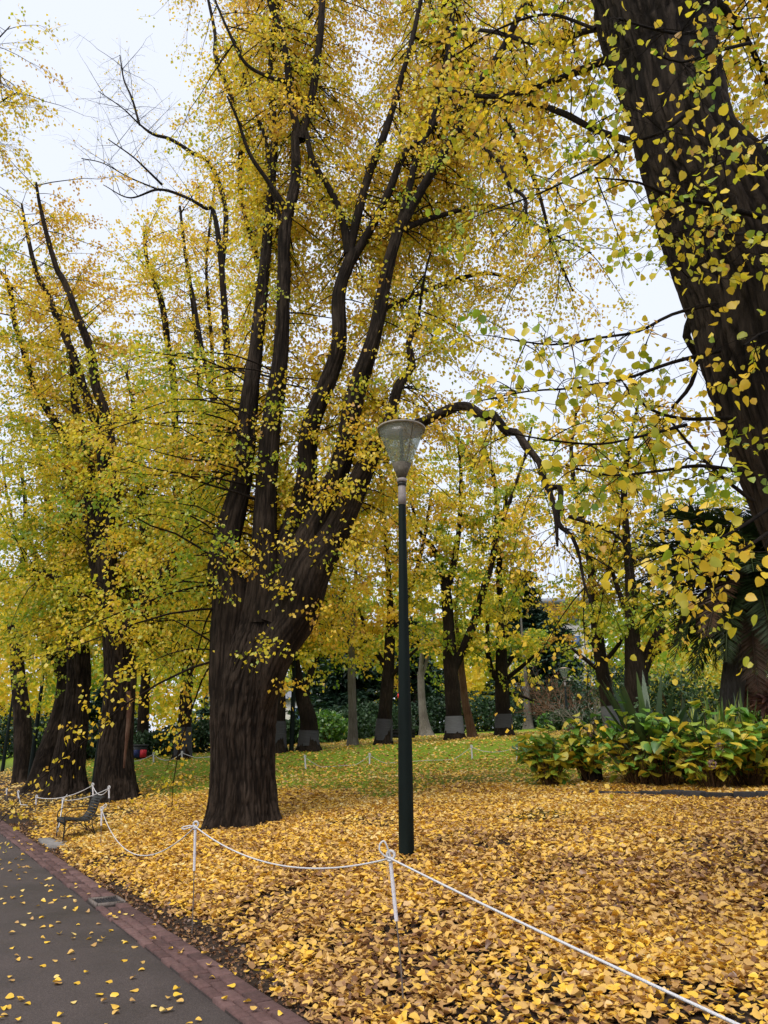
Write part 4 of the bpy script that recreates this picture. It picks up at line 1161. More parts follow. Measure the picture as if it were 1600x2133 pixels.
def stake(label, top_px, base_px, thick=1.0, group=None, loop=None, gy=None, sleeve=.42, world=None):
    if world:
        b = np.array([*world[0], 0]); tp = np.array(world[1])
    else:
        b = gp(*base_px) if gy is None else np.array([P(*base_px, gy)[0], gy, 0])
        tp = P(top_px[0], top_px[1], b[1])
    b[2] = float(G(b[0], b[1]))
    t = thing('rope_stake', label, 'stake', b, 0, group)
    h = tp - b
    mb = MB(); mb.tube([np.array([0, 0, -.15]), h * .3, h * (1 - sleeve) + .02 * h], .0045 * thick, 6)
    obj('rod', mb.mesh('rod', 'stake_steel'), t)
    mb = MB(); mb.tube([h * (1 - sleeve), h * .85, h], .011 * thick, 8)
    obj('sleeve', mb.mesh('sleeve', 'stake_sleeve', True), t)
    mb = MB()
    torus(mb, h + np.array([.004, 0, .020]), .024, .008 * thick, (.3, .95, .1))
    torus(mb, h + np.array([0, 0, -.012]), .013, .007 * thick, (0, 0, 1))
    torus(mb, h + np.array([0, 0, .002]), .013, .007 * thick, (.15, 0, 1))
    obj('eye', mb.mesh('eye', 'rope', True), t)
    if loop:
        mb = MB()
        lp = spline(np.array([[h[0], h[1], h[2]]] + [[h[0] + a, h[1] - .01, h[2] + c] for a, c in loop] + [[h[0], h[1], h[2] + .01]]), .01)
        mb.tube(lp, .0055 * thick, 6)
        obj('loose_loop', mb.mesh('loose_loop', 'rope', True), t)
    return tp

def rope(label, spans, r=.0065, group=None):
    """one rope: spans of (start, end, sag)"""
    b = np.array(spans[0][0])
    mb = MB()
    for p, q, sag in spans:
        t = np.linspace(0, 1, 28)[:, None]
        line = np.array(p) * (1 - t) + np.array(q) * t
        line[:, 2] -= sag * 4 * (t * (1 - t))[:, 0]
        gz = G(line[:, 0], line[:, 1]) + .03
        line[:, 2] = np.maximum(line[:, 2], gz)
        mb.tube(line - b, r, 6)
    return tag(obj('rope', mb.mesh('rope', 'rope', True), None, b), label, 'rope', group)

s0 = stake('white-topped rope stake at the kerb holding the taut near end of the rope', None, None, 1.1, world=((1.50, 2.15), (1.48, 2.17, .69)))
s1 = stake('white-topped rope stake in front of the tall lamp post, loose loop standing up', (813, 1788), (845, 2110), 1.1, loop=[(-.03, .012), (-.065, .045), (-.062, .085), (-.04, .10), (-.022, .075)])
s2 = stake('white-topped rope stake before the broad elm trunk, flat loop beside its knot', (407, 1722), (401, 1945), 1.1, loop=[(-.05, .008), (-.10, .0), (-.12, -.012), (-.10, -.02), (-.05, -.008)])
s3 = stake('white-topped rope stake standing right beside the garden chair', (212, 1687), (210, 1765), 1.3, loop=[(.02, .05), (.06, .085), (.07, .06), (.03, .02)])
s4 = stake('white-topped rope stake just behind the garden chair', (131, 1668), (127, 1712), 1.5, loop=[(.03, .05), (.08, .12)])
s5 = stake('white-topped rope stake in the leaves before the wide-footed elm', (76, 1661), (74, 1697), 1.6)
s6 = stake('white-topped rope stake before the knot-holed leaning elm, rope end hanging to the ground', (38, 1651), (39, 1678), 1.7)
s7 = stake('farthest white-topped rope stake along the path edge', (14, 1646), (14, 1668), 1.8)
s8 = stake('white-topped rope stake against the dark lamp post behind the chair', (193, 1636), (197, 1684), 1.6, gy=17.6)
s9 = stake('white-topped rope stake against the trunk of the scarred elm', (227, 1642), (229, 1681), 1.6, gy=17.2)
rope('white rope strung between the stakes from beside the chair past the lamp post', [(s0, s1, .012), (s1, s2, .17), (s2, s3, .42)], .006)
rope('white rope slung behind the chair and up round the scarred elm', [(s3 + [-.9, .6, -.30], s4, .28), (s4, s9, .06), (s9, s8, .16), (s8, s5, .12)], .009)
rope('short end of white rope hanging from a stake to the leaves', [(s6, s6 + [.55, -.6, -.58], .06)], .011)
m1 = stake('short white rope stake on the grass, nearest the broad elm', (635, 1577), (637, 1603), 2.0, sleeve=.95)
m2 = stake('short white rope stake on the grass, second from the broad elm', (770, 1573), (770, 1594), 2.0, sleeve=.95)
m3 = stake('short white rope stake on the grass, third from the broad elm', (982, 1556), (984, 1583), 2.0, sleeve=.95)
m4 = stake('short white rope stake on the grass beside the hydrangea bed', (1077, 1555), (1077, 1592), 2.0, sleeve=.95)
rope('slack white rope low over the grass between the far short stakes', [(m1, m2, .36), (m2, m3, .5), (m3, m4, .14), (m4, m4 + [.15, .1, .2], 0)], .007)
n1 = stake('white stake beyond the lawn nearer the litter bin', (320, 1571), (320, 1589), 2.4, sleeve=.95)
n2 = stake('white stake beyond the lawn at the wrapped tall elm', (379, 1568), (379, 1583), 2.4, sleeve=.95)
rope('white rope across the far lawn edge near the litter bin', [(n1 + [-1.6, 0, -.05], n1, .22), (n1, n2, .22), (n2, n2 + [2.2, .4, .05], .25)], .012)

# ------------------------------------------------------------------ garden chair on its slab
ca, cs = 9.92, .50
cx, cy = K(ca, cs)
slab = MB()
xx, yy = K(9.75, .28)
slab.box((0, 0, 0), (.60, 1.15, .12), rot=[[KN[0], KT[0], 0], [KN[1], KT[1], 0], [0, 0, 1]])
tag(obj('paving_slab', slab.mesh('paving_slab', 'concrete'), None, (xx, yy, .055)), 'grey concrete slab under the front feet of the garden chair', 'slab')
ch = thing('garden_chair', 'black slatted iron garden chair with curved seat facing the path', 'chair', (cx, cy, .115), math.atan2(-KN[1], -KN[0]))
ch.scale = (.86, 1.0, .80)
prof = spline(np.array([[.30, 0, .31], [.315, 0, .37], [.27, 0, .405], [.10, 0, .395], [-.06, 0, .375], [-.17, 0, .40], [-.235, 0, .50], [-.275, 0, .62], [-.305, 0, .74], [-.345, 0, .815], [-.41, 0, .83]]), .012)
dcum = np.concatenate([[0], np.cumsum(np.linalg.norm(np.diff(prof, axis=0), axis=1))])
W2 = .31
slat_me = MB(); slat_me.box((0, 0, 0), (.050, 2 * W2 - .03, .014)); slat_me = slat_me.mesh('slat', 'chair_slat')
ns = 19
for k in range(ns):
    s_ = (k + .5) / ns * dcum[-1]
    p_ = np.array([np.interp(s_, dcum, prof[:, j]) for j in range(3)])
    e_ = np.array([np.interp(min(s_ + .02, dcum[-1]), dcum, prof[:, j]) for j in range(3)]) - np.array([np.interp(max(s_ - .02, 0), dcum, prof[:, j]) for j in range(3)])
    obj('slat', slat_me, ch, p_ + [0, 0, .008], (0, -math.atan2(e_[2], e_[0]), 0))
for sy in (-1, 1):
    mb = MB(); mb.tube(prof + [0, sy * W2, 0], .012, 8); obj('side_rail', mb.mesh('side_rail', 'iron', True), ch)
    mb = MB(); mb.tube(spline(np.array([[.285, sy * W2, .40], [.29, sy * W2, .2], [.295, sy * W2, -.02]]), .03), .013, 8); obj('leg', mb.mesh('leg', 'iron', True), ch)
    mb = MB(); mb.tube(spline(np.array([[-.20, sy * W2, .42], [-.23, sy * W2, .25], [-.33, sy * W2, .05], [-.36, sy * W2, .0]]), .03), .011, 8); obj('leg', mb.mesh('leg', 'iron', True), ch)
    mb = MB(); mb.tube(spline(np.array([[.29, sy * W2, .13], [.22, sy * W2, .27], [.05, sy * W2, .33], [-.12, sy * W2, .27], [-.36, sy * W2, .03]]), .03), .008, 8); obj('brace', mb.mesh('brace', 'iron', True), ch)
    mb = MB(); mb.tube(spline(np.array([[.30, sy * (W2 + .015), .34], [.31, sy * (W2 + .02), .50], [.22, sy * (W2 + .02), .585], [.0, sy * (W2 + .02), .60], [-.265, sy * (W2 + .015), .61]]), .02), .010, 8); obj('arm', mb.mesh('arm', 'iron', True), ch)

# ------------------------------------------------------------------ the flower bed
def on(x, y):
    return np.array([x, y, float(G(x, y))])

bed = thing('bed_edging', 'low dark stone edging along the front of the hydrangea bed', 'edging', (0, 0, 0))
e0 = [gp(px, py) for px, py in ((1188, 1655), (1260, 1657), (1340, 1660), (1430, 1664), (1520, 1668), (1610, 1666), (1700, 1660))]
ep = spline(np.array(e0), .05)
d = np.concatenate([[0], np.cumsum(np.linalg.norm(np.diff(ep[:, :2], axis=0), axis=1))])
a0 = 0; rr_ = random.Random(4)
while a0 < d[-1] - .2:
    ln_ = rr_.uniform(.32, .52)
    p = np.array([np.interp(a0 + ln_ / 2, d, ep[:, k]) for k in range(3)])
    q = np.array([np.interp(min(a0 + ln_, d[-1]), d, ep[:, k]) for k in range(3)]) - np.array([np.interp(a0, d, ep[:, k]) for k in range(3)])
    h = .05 + .07 * min(1, a0 / 1.6) + rr_.uniform(-.012, .012)
    mb = MB(); bx_, by_ = .065, ln_ / 2 - .006
    lo = [(-bx_, -by_), (bx_, -by_), (bx_, by_), (-bx_, by_)]
    jt = lambda: rr_.uniform(-.008, .008)
    v = [(x, y, -.1) for x, y in lo] + [(x + jt(), y + jt(), h - .02) for x, y in lo] + [(x * .75 + jt(), y * .93 + jt(), h + jt()) for x, y in lo]
    mb.add(v, [[8, 9, 10, 11]] + [[i, (i + 1) % 4, 4 + (i + 1) % 4, 4 + i] for i in range(4)] + [[4 + i, 4 + (i + 1) % 4, 8 + (i + 1) % 4, 8 + i] for i in range(4)])
    obj('stone', mb.mesh('stone', 'edging'), bed, p, (0, 0, math.atan2(q[1], q[0]) - PI / 2 + rr_.uniform(-.04, .04)))
    a0 += ln_

hyd = leaf_variants('shrub_leaf', (.22, .42, .56, .66, .80, .95), (-1.2, .4, 1.6))
LX = (np.array([[0, 0, 0], [.16, .24, .05], [.45, .36, .09], [.75, .23, .04], [1, 0, -.12], [.75, -.23, .05], [.45, -.36, .08], [.16, -.24, .06], [.5, 0, -.03]]),
      np.array([[0, 8, 1], [1, 8, 2], [2, 8, 3], [3, 8, 4], [4, 8, 5], [5, 8, 6], [6, 8, 7], [7, 8, 0]]))
hyd = leaf_variants('shrub_leaf', (.22, .42, .56, .66, .80, .95), (-1.6, .5, 1.8), LX)

def hydrangea(label, c, rad, H, n, yellow, seed, low=.38, dense=1):
    rg = rgx(seed)
    t = thing('hydrangea_bush', label, 'bush', c, 0, None)
    ns = int(26 + rad * 22)
    az = rg.random(ns) * 2 * PI; rr = np.sqrt(rg.random(ns)) * rad
    tip = np.stack([np.cos(az) * rr, np.sin(az) * rr * .8, H * (1 - .42 * (rr / rad) ** 2) * rg.uniform(.55, 1.05, ns)], 1)
    b0 = np.stack([np.cos(az) * rr * .25, np.sin(az) * rr * .25, np.full(ns, -.05)], 1)
    tt = np.linspace(0, 1, 6)
    path = b0[:, None] * (1 - tt)[None, :, None] + tip[:, None] * tt[None, :, None]
    path[:, :, :2] *= (tt ** 1.3 * .6 + .4)[None, :, None]
    path += rg.normal(0, .015, path.shape) * tt[None, :, None]
    # extra short dry stems low in the bush
    xs = int(ns * 1.1); a2 = rg.random(xs) * 2 * PI; r2 = rg.uniform(.15, .55, xs) * rad
    p2 = np.stack([np.cos(a2) * r2 * .35, np.sin(a2) * r2 * .35, np.full(xs, -.05)], 1)[:, None] * (1 - tt)[None, :, None] + \
        np.stack([np.cos(a2) * r2, np.sin(a2) * r2, H * rg.uniform(.25, .6, xs)], 1)[:, None] * tt[None, :, None]
    allp = np.concatenate([path, p2])
    v, f = tubes(allp, np.repeat((.008 * (1 - .55 * tt))[None], len(allp), 0), 5)
    tag(obj('stems', mesh_np('stems', v, f, 'brown_stem'), t), kind='stuff')
    inst = 0
    for k in range(n):
        i = rg.integers(ns)
        u = rg.uniform(low, 1.02) if rg.random() < .55 else rg.uniform(.82, 1.02)
        j = min(int(u * 5), 4); fr = u * 5 - j
        p = path[i, j] * (1 - fr) + path[i, j + 1] * fr
        th = rg.random() * 2 * PI
        ax = (math.cos(th), math.sin(th), rg.normal(-.25, .35))
        nr = (rg.normal(0, .3), rg.normal(0, .3), 1)
        yl = yellow + .25 * (p[2] < H * .55) + rg.normal(0, .10)
        r_ = rg.random()
        tone = 4 + (rg.random() < .5) if r_ < yl else int(rg.integers(1, 4)) if rg.random() < .8 else 0
        o = obj('leaf', hyd[int(tone) * 3 + int(rg.integers(3))], t)
        o.matrix_local = basis(ax, nr, rg.uniform(.17, .29), p + np.array([ax[0], ax[1], 0]) * .02)
    return t

def flower_head(t, p, r, seed):
    rg = rgx(seed)
    n = 60
    d_ = unit(rg.normal(0, 1, (n, 3)))
    v, f = leaves(np.array(p) + d_ * r * .8, d_ + rg.normal(0, .5, (n, 3)), d_, np.full(n, r * .55), L2)
    obj('flower_head', mesh_np('flower_head', v, f, 'flower_brown'), t)

hb = gp(1150, 1640)
h1 = hydrangea('yellowing hydrangea bush with bare brown stems at the lawn end of the bed', hb + [.02, .15, 0], .72, 1.35, 290, .36, 1, .30)
hb2 = gp(1240, 1640)
h2 = hydrangea('thin hydrangea with faded brown flower heads beside the old stump', on(hb2[0] + .1, hb2[1] + .9), .62, 1.45, 200, .5, 2, .35)
flower_head(h2, (-.35, -.2, 1.08), .07, 3); flower_head(h2, (.05, -.3, .98), .075, 4); flower_head(h2, (.15, -.1, 1.12), .06, 5)
hb3 = gp(1350, 1640)
h3 = hydrangea('tall broad green hydrangea before the dark sword-leaved plant', on(hb3[0] - .12, hb3[1] + .15), 1.05, 1.62, 300, .13, 6, .38)
hb4 = gp(1495, 1648)
h4 = hydrangea('green hydrangea with hanging yellow leaves below the lime bromeliads', on(hb4[0] + .05, hb4[1] + .2), .95, 1.5, 300, .28, 7, .32)
flower_head(h4, (-.1, -.6, .72), .07, 8); flower_head(h4, (-.25, -.6, .45), .065, 9)
h5 = hydrangea('mixed green and yellow hydrangea below the pink cordyline', on(gp(1590, 1645)[0] + .1, gp(1590, 1645)[1] + .25), .9, 1.45, 300, .30, 10, .32)
h6 = hydrangea('deep green hydrangea in the second row of the bed', on(5.3, 15.4), 1.0, 1.45, 260, .10, 12, .4)
h7 = hydrangea('green hydrangea in the second row under the bromeliads', on(6.6, 14.8), 1.0, 1.3, 260, .16, 13, .4)
h8 = hydrangea('hydrangea at the hidden end of the bed behind the leaning trunk', on(7.4, 12.9), .8, 1.3, 160, .25, 14, .4)

# stump
stp = gp(1237, 1632); stp = on(stp[0] + .05, stp[1] + .2)
t = thing('tree_stump', 'low brown cut stump among the hydrangea stems', 'stump', stp)
v, f = woody(np.array([[0, 0, -.1, .22], [0, 0, .1, .19], [0, 0, .36, .18]]), 24, .06, .02, .2, 3)
obj('stump_side', mesh_np('stump_side', v, f, 'bark', True), t)
mb = MB(); mb.lathe([(0, .362), (.1, .364), (.185, .357)], 24); obj('cut_top', mb.mesh('cut_top', 'stump_wood'), t)

def strap_plant(name, label, cat, c, n, ln_, wd, mat, tone, seed, up=(.5, 1.4), droop=.5, keel=.25):
    """a rosette of long strap leaves, each a bent blade"""
    rg = rgx(seed)
    t = thing(name, label, cat, c)
    tt = np.linspace(0, 1, 7)
    for k in range(n):
        az = rg.random() * 2 * PI; el = rg.uniform(*up); L_ = ln_ * rg.uniform(.65, 1.1)
        h = np.array([math.cos(az), math.sin(az), 0]); sd = np.array([-h[1], h[0], 0])
        p = h * (math.cos(el) * L_ * tt)[:, None] + np.array([0, 0, 1]) * (math.sin(el) * L_ * tt - droop * L_ * math.cos(el) * tt ** 2.2)[:, None]
        w_ = wd * np.sin(np.clip(tt * .93 + .07, 0, 1) * PI) ** .6 * rg.uniform(.8, 1.1) + .002
        cen = p.copy(); cen[:, 2] -= w_ * keel
        v = np.concatenate([p + sd * w_[:, None], cen, p - sd * w_[:, None]])
        i = np.arange(6)
        f = np.concatenate([np.stack([i, i + 1, i + 8, i + 7], 1), np.stack([i + 7, i + 8, i + 15, i + 14], 1)])
        tn = np.clip(rg.normal(*tone), 0, 1)
        obj('leaf_blade', mesh_np('leaf_blade', v, f, mat, True, {'tone': ('FACE', np.full(len(f), tn))}), t)
    return t

def PG(px, py, Y):
    p = P(px, py, Y); return on(p[0], Y)
strap_plant('sword_leaf_plant', 'big dark clump of broad sword-shaped leaves above the hydrangeas', 'plant', PG(1350, 1500, 16.4), 90, 2.4, .085, 'strap_leaf', (.36, .12), 21, (.55, 1.42), .28)
strap_plant('sword_leaf_plant', 'smaller dark clump of arching sword leaves beside the big one', 'plant', PG(1425, 1500, 16.2), 34, 1.75, .065, 'strap_leaf', (.32, .1), 22, (.5, 1.4), .4)
strap_plant('bromeliad', 'lime yellow strap-leaved bromeliad in the centre of the bed', 'plant', PG(1490, 1500, 16.2), 90, 1.85, .036, 'strap_leaf', (.80, .15), 23, (.75, 1.5), .45)
strap_plant('bromeliad', 'lime green bromeliad close under the palm trunk', 'plant', PG(1540, 1500, 16.2), 80, 1.8, .036, 'strap_leaf', (.70, .14), 24, (.75, 1.5), .45)
strap_plant('bromeliad', 'yellow-tipped bromeliad nearest the green hydrangea', 'plant', PG(1448, 1505, 15.9), 70, 1.6, .034, 'strap_leaf', (.78, .15), 25, (.75, 1.5), .45)
strap_plant('grass_clump', 'soft green grass-leaved clump below the pink cordylines', 'plant', PG(1590, 1530, 15.8), 90, 1.1, .012, 'strap_leaf', (.5, .12), 26, (.7, 1.5), .4)
for k, (px, py, Y) in enumerate(((1565, 1440, 18.0), (1605, 1455, 17.0))):
    c = PG(px, py, Y); hgt = P(px, py, Y)[2] - c[2]
    t = strap_plant('cordyline', ['dusky pink spiky cordyline head beside the palm fronds', 'dusky pink cordyline head at the edge of the bed by the leaning trunk'][k], 'plant', c, 0, 1, 1, 'pink_leaf', (.5, .3), 30 + k)
    rg = rgx(60 + k); n = 420
    dd = unit(rg.normal(0, 1, (n, 3)) + np.array([0, 0, .35]))
    v, f = leaves(np.array([0, 0, hgt]) + dd * .08, dd, rg.normal(0, 1, (n, 3)), rg.uniform(.25, .48, n), (L2[0] * np.array([1, .22, 1]), L2[1]))
    tag(obj('leaf_head', mesh_np('leaf_head', v, f, 'pink_leaf', False, {'tone': ('FACE', np.repeat(rg.random(n), 2))}), t), kind='stuff')
    mb = MB(); mb.tube([(0, 0, -.1), (.02, 0, hgt * .5), (0, 0, hgt)], .03, 8); obj('stem', mb.mesh('stem', 'brown_stem'), t)

# ------------------------------------------------------------------ palm
pb = PG(1515, 1500, 17.0)
crown = P(1568, 1190, 16.6)
pt = thing('palm_tree', 'dark date palm with drooping green and dead brown fronds behind the leaning trunk', 'palm', pb)
ht = crown - pb
v, f = woody(np.array([[0, 0, -.2, .34], [0, 0, .6, .27], [ht[0] * .3, ht[1] * .3, ht[2] * .5, .24], [*ht, .3]]), 24, .08, .03, .2, 5)
obj('trunk', mesh_np('trunk', v, f, 'bark_grey', True), pt)
rg = rgx(71)
nf = 104
for k in range(nf):
    az = k * 2.399963 + rg.normal(0, .15)
    lvl = k / nf
    el = R(80) - R(142) * lvl + rg.normal(0, .08)            # upright young fronds to hanging dead skirt
    L_ = rg.uniform(2.3, 3.1) * (1 - .15 * (lvl > .85))
    tt = np.linspace(0, 1, 22)
    h = np.array([math.cos(az), math.sin(az), 0])
    # rachis bends down along its length
    ang_ = el - tt * (R(75) - R(30) * lvl) * rg.uniform(.8, 1.15)
    st = L_ / 21
    x = np.concatenate([[0], np.cumsum(np.cos(ang_[:-1]) * st)]); z = np.concatenate([[0], np.cumsum(np.sin(ang_[:-1]) * st)])
    pth = ht + h * (x + .1)[:, None] + np.array([0, 0, 1]) * z[:, None]
    sd = np.cross(h, [0, 0, 1.0]); sd /= np.linalg.norm(sd)
    tan = unit(np.gradient(pth, axis=0)); nup = np.cross(sd, tan)
    n = 120
    u = np.repeat(np.linspace(.14, .99, n // 2), 2); side = np.tile([1.0, -1.0], n // 2)
    idx = np.clip((u * 21).astype(int), 0, 20); fr = (u * 21 - idx)[:, None]
    pos = pth[idx] * (1 - fr) + pth[idx + 1] * fr
    ax = unit(sd * side[:, None] * .95 + tan[idx] * .75 + nup[idx] * rg.normal(.22, .12, n)[:, None] + np.array([0, 0, -.12]))
    ls_ = .50 * np.sin(np.clip(u * .9 + .1, 0, 1) * PI) ** .5 * rg.uniform(.85, 1.1, n) + .06
    tpl_ = (np.array([[0, 0, 0], [.35, .045, .0], [.35, -.045, .0], [1, 0, -.10]]), L2[1])
    v1, f1 = leaves(pos, ax, nup[idx] + rg.normal(0, .3, (n, 3)), ls_, tpl_)
    v2, f2 = sweep(pth, .022 * (1 - .8 * tt) + .004, 4)
    f2t = np.concatenate([f2[:, [0, 1, 2]], f2[:, [0, 2, 3]]])
    dead = lvl > .90 or (lvl > .6 and rg.random() < .22)
    tn = np.concatenate([np.repeat(np.clip(rg.normal(.97 if dead else .42, .10, n), 0, .84 if not dead else 1), 2), np.full(len(f2t), .9 if dead else .7)])
    obj('frond', mesh_np('frond', np.concatenate([v1, v2]), np.concatenate([f1, f2t + len(v1)]), 'palm_leaf', False, {'tone': ('FACE', tn)}), pt)

# ------------------------------------------------------------------ background shrubs, cedars, buildings
def shrub(name, label, c, rx, ry, rz, n, size, mat, tone, seed, lumps=9, stem='brown_stem', cat='shrub'):
    rg = rgx(seed)
    t = thing(name, label, cat, c)
    cen = unit(rg.normal(0, 1, (lumps, 3))) * np.array([rx, ry, rz]) * .55 * rg.uniform(.4, 1, (lumps, 1)); cen[:, 2] = np.abs(cen[:, 2]) + rz * .35
    lr = rg.uniform(.38, .6, lumps)
    i = rg.integers(0, lumps, n)
    dd = unit(rg.normal(0, 1, (n, 3)))
    p = cen[i] + dd * np.array([rx, ry, rz]) * (lr[i] * rg.uniform(.55, 1.08, n) ** .6)[:, None]
    p[:, 2] = np.abs(p[:, 2])
    v, f = leaves(p, unit(dd + rg.normal(0, .7, (n, 3))), unit(dd + rg.normal(0, .6, (n, 3)) + [0, 0, .4]), size * rg.uniform(.6, 1.3, n), L2)
    tn = np.clip(rg.normal(tone[0], tone[1], n) + .25 * (rg.random(lumps)[i] - .5), 0, 1)
    tag(obj('foliage', mesh_np('foliage', v, f, mat, False, {'tone': ('FACE', np.repeat(tn, 2))}), t), kind='stuff')
    k = 7
    az = rg.random(k) * 2 * PI
    tip = np.stack([np.cos(az) * rx * .5, np.sin(az) * ry * .5, np.full(k, rz * .8)], 1)
    path = np.linspace(0, 1, 4)[None, :, None] * tip[:, None] + np.array([0, 0, -.1]) * (1 - np.linspace(0, 1, 4))[None, :, None]
    v, f = tubes(path, np.repeat(np.array([[.05, .04, .025, .01]]), k, 0), 5)
    obj('stems', mesh_np('stems', v, f, stem), t)
    return t

SH = [
    ('low rounded dark shrub beside the wrapped tall elm', 345, 30, 1.5, .9, .8, 'dark_leaf', .5), ('dark clipped shrub between the tall elm and the broad trunk', 415, 31, 1.7, 1.0, 1.1, 'dark_leaf', .55),
    ('dark shrub behind the litter bin', 255, 33, 2.0, 1.2, 1.1, 'dark_leaf', .35), ('low dark hedge shrub beyond the scarred elm', 190, 34, 1.6, 1.2, 1.0, 'dark_leaf', .3),
    ('pale green feathery shrub beside the short forked elm', 678, 38, 1.6, 1.2, 1.2, 'shrub_leaf', .36), ('wide dark green shrub beside the slim pale trunk', 712, 41, 2.3, 1.4, 1.3, 'dark_leaf', .6),
    ('dark green shrub below the cedar branches', 770, 44, 2.4, 1.4, 1.5, 'dark_leaf', .5), ('small green shrub close to the distant lamp post', 595, 38, 1.3, 1.0, 1.0, 'dark_leaf', .7),
    ('dark shrub behind the far bench', 845, 46, 2.2, 1.5, 1.6, 'dark_leaf', .4), ('dark shrub behind the forked elm', 915, 50, 2.6, 1.6, 2.0, 'dark_leaf', .35),
    ('dark leafy shrub beside the lone upright elm', 1010, 50, 2.8, 1.6, 1.9, 'dark_leaf', .55), ('bright green low shrub beside the thin grey trunk', 1148, 46, .9, .8, .7, 'shrub_leaf', .45),
    ('large dark evergreen shrub before the cedar', 1110, 54, 3.2, 2.0, 2.8, 'dark_leaf', .4), ('tall dark evergreen shrub by the distant lamp', 1200, 52, 2.8, 2.0, 2.4, 'dark_leaf', .35),
    ('flat green groundcover shrub behind the hydrangeas', 1215, 40, 2.6, 1.4, .7, 'dark_leaf', .8), ('grey-green shrub behind the bromeliads', 1420, 24, 1.5, 1.1, 1.9, 'dark_leaf', .85),
    ('blue-green shrub beside the palm trunk', 1530, 23, 1.6, 1.1, 1.9, 'dark_leaf', .8), ('fresh green shrub behind the pink cordylines', 1610, 22, 1.6, 1.1, 1.9, 'shrub_leaf', .40),
    ('yellow-leaved shrub far behind the palm', 1560, 34, 3.2, 1.6, 3.2, 'shrub_leaf', .85), ('yellow and green shrub close to the palm fronds', 1440, 33, 2.6, 1.4, 2.6, 'shrub_leaf', .75),
    ('dark shrub behind the stout forked elm', 1380, 36, 2.6, 1.6, 2.2, 'dark_leaf', .5), ('tall dark shrub between the whitish-footed elm and the stout elm', 1292, 44, 3.0, 1.8, 3.4, 'dark_leaf', .45), ('dark shrub far off beyond the end of the tree row', 20, 52, 3.0, 2.0, 2.4, 'dark_leaf', .35),
    ('dark green shrub between row trees far off', 110, 50, 2.6, 1.8, 2.0, 'dark_leaf', .3),
]
for k, (lab, px, Y, rx, ry, rz, mt_, tn) in enumerate(SH):
    shrub('shrub', lab, PG(px, 1530, Y), rx, ry, rz, 2600, .05 + .0028 * Y, mt_, (tn, .16), 500 + k)
# reddish brown bare thicket by the far lamp and pale twisted shrub
def bare_shrub(label, c, H, n, mat, seed, spread=.9, r=.02):
    rg = rgx(seed)
    t = thing('bare_shrub', label, 'shrub', c)
    paths = []; rads = []
    tt = np.linspace(0, 1, 6)
    def grow_(p, d_, L_, r_, lev):
        q = p + d_ * (L_ * tt)[:, None] + np.cumsum(rg.normal(0, .045, (6, 3)), 0) * L_
        paths.append(q); rads.append(r_ * (1 - .5 * tt))
        if lev < 3:
            for _ in range(3):
                j = rg.integers(3, 6)
                grow_(q[j], unit(d_ + rg.normal(0, .6, 3) + np.array([0, 0, .1])), L_ * rg.uniform(.45, .75), r_ * .55, lev + 1)
    for _ in range(n):
        az = rg.random() * 2 * PI
        grow_(np.array([rg.normal(0, .12), rg.normal(0, .12), -.05]), unit(np.array([math.cos(az) * spread, math.sin(az) * spread, rg.uniform(.5, 1.1)])), H * .5, r, 0)
    v, f = tubes(np.array(paths), np.array(rads), 4)
    tag(obj('twigs', mesh_np('twigs', v, f, mat), t), kind='stuff')
bare_shrub('pale twisted leafless shrub behind the yellow end of the hydrangeas', PG(1220, 1500, 38), 2.3, 9, 'pale_stem', 5, 1.0, .035)
bare_shrub('reddish brown leafless thicket under the cedar', PG(1165, 1480, 50), 4.2, 12, 'bark_red', 6, .7, .04)
bare_shrub('brown leafless thicket by the distant lamp post', PG(1195, 1480, 49), 3.6, 10, 'bark_red', 7, .7, .04)

def cedar(label, c, H, seed, wide=.34, n_b=70):
    rg = rgx(seed)
    t = thing('cedar_tree', label, 'tree', c)
    v, f = woody(np.array([[0, 0, -.3, .45], [0, 0, H * .4, .3], [.1, 0, H * .8, .12], [.1, 0, H, .03]]), 14, .6, 0, .3, seed)
    obj('trunk', mesh_np('trunk', v, f, 'bark', True), t)
    zz = np.sort(rg.uniform(.10, .99, n_b)) * H
    az = rg.random(n_b) * 2 * PI
    L_ = H * wide * (1 - (zz / H) ** 1.6) * rg.uniform(.6, 1.1, n_b) + .5
    dd = np.stack([np.cos(az), np.sin(az), rg.normal(.08, .08, n_b)], 1)
    tt = np.linspace(0, 1, 6)
    path = np.stack([np.zeros(n_b), np.zeros(n_b), zz], 1)[:, None] + dd[:, None] * (L_[:, None] * tt)[:, :, None]
    path[:, :, 2] -= .10 * L_[:, None] * tt ** 2
    v, f = tubes(path, (L_ * .014)[:, None] * (1 - .8 * tt)[None], 5)
    tag(obj('branches', mesh_np('branches', v, f, 'bark'), t), kind='stuff')
    n = 120
    u = rg.uniform(.2, 1.02, (n_b, n)).clip(0, .999) * 5
    j = u.astype(int); fr = (u - j)[..., None]; bi = np.arange(n_b)[:, None]
    p = path[bi, j] * (1 - fr) + path[bi, j + 1] * fr
    p = p + rg.normal(0, 1, (n_b, n, 3)) * (L_[:, None, None] * np.array([.13, .13, .022]))
    p = p.reshape(-1, 3)
    m = len(p)
    ax = unit(rg.normal(0, 1, (m, 3)) * np.array([1, 1, .35])); nr = unit(rg.normal(0, .35, (m, 3)) + [0, 0, 1])
    v, f = leaves(p, ax, nr, rg.uniform(.34, .68, m), (L2[0] * np.array([1, .5, 1]), L2[1]))
    tag(obj('crown', mesh_np('crown', v, f, 'needle', False, {'tone': ('FACE', np.repeat(np.clip(rg.normal(.5, .25, m), 0, 1), 2))}), t), kind='stuff')
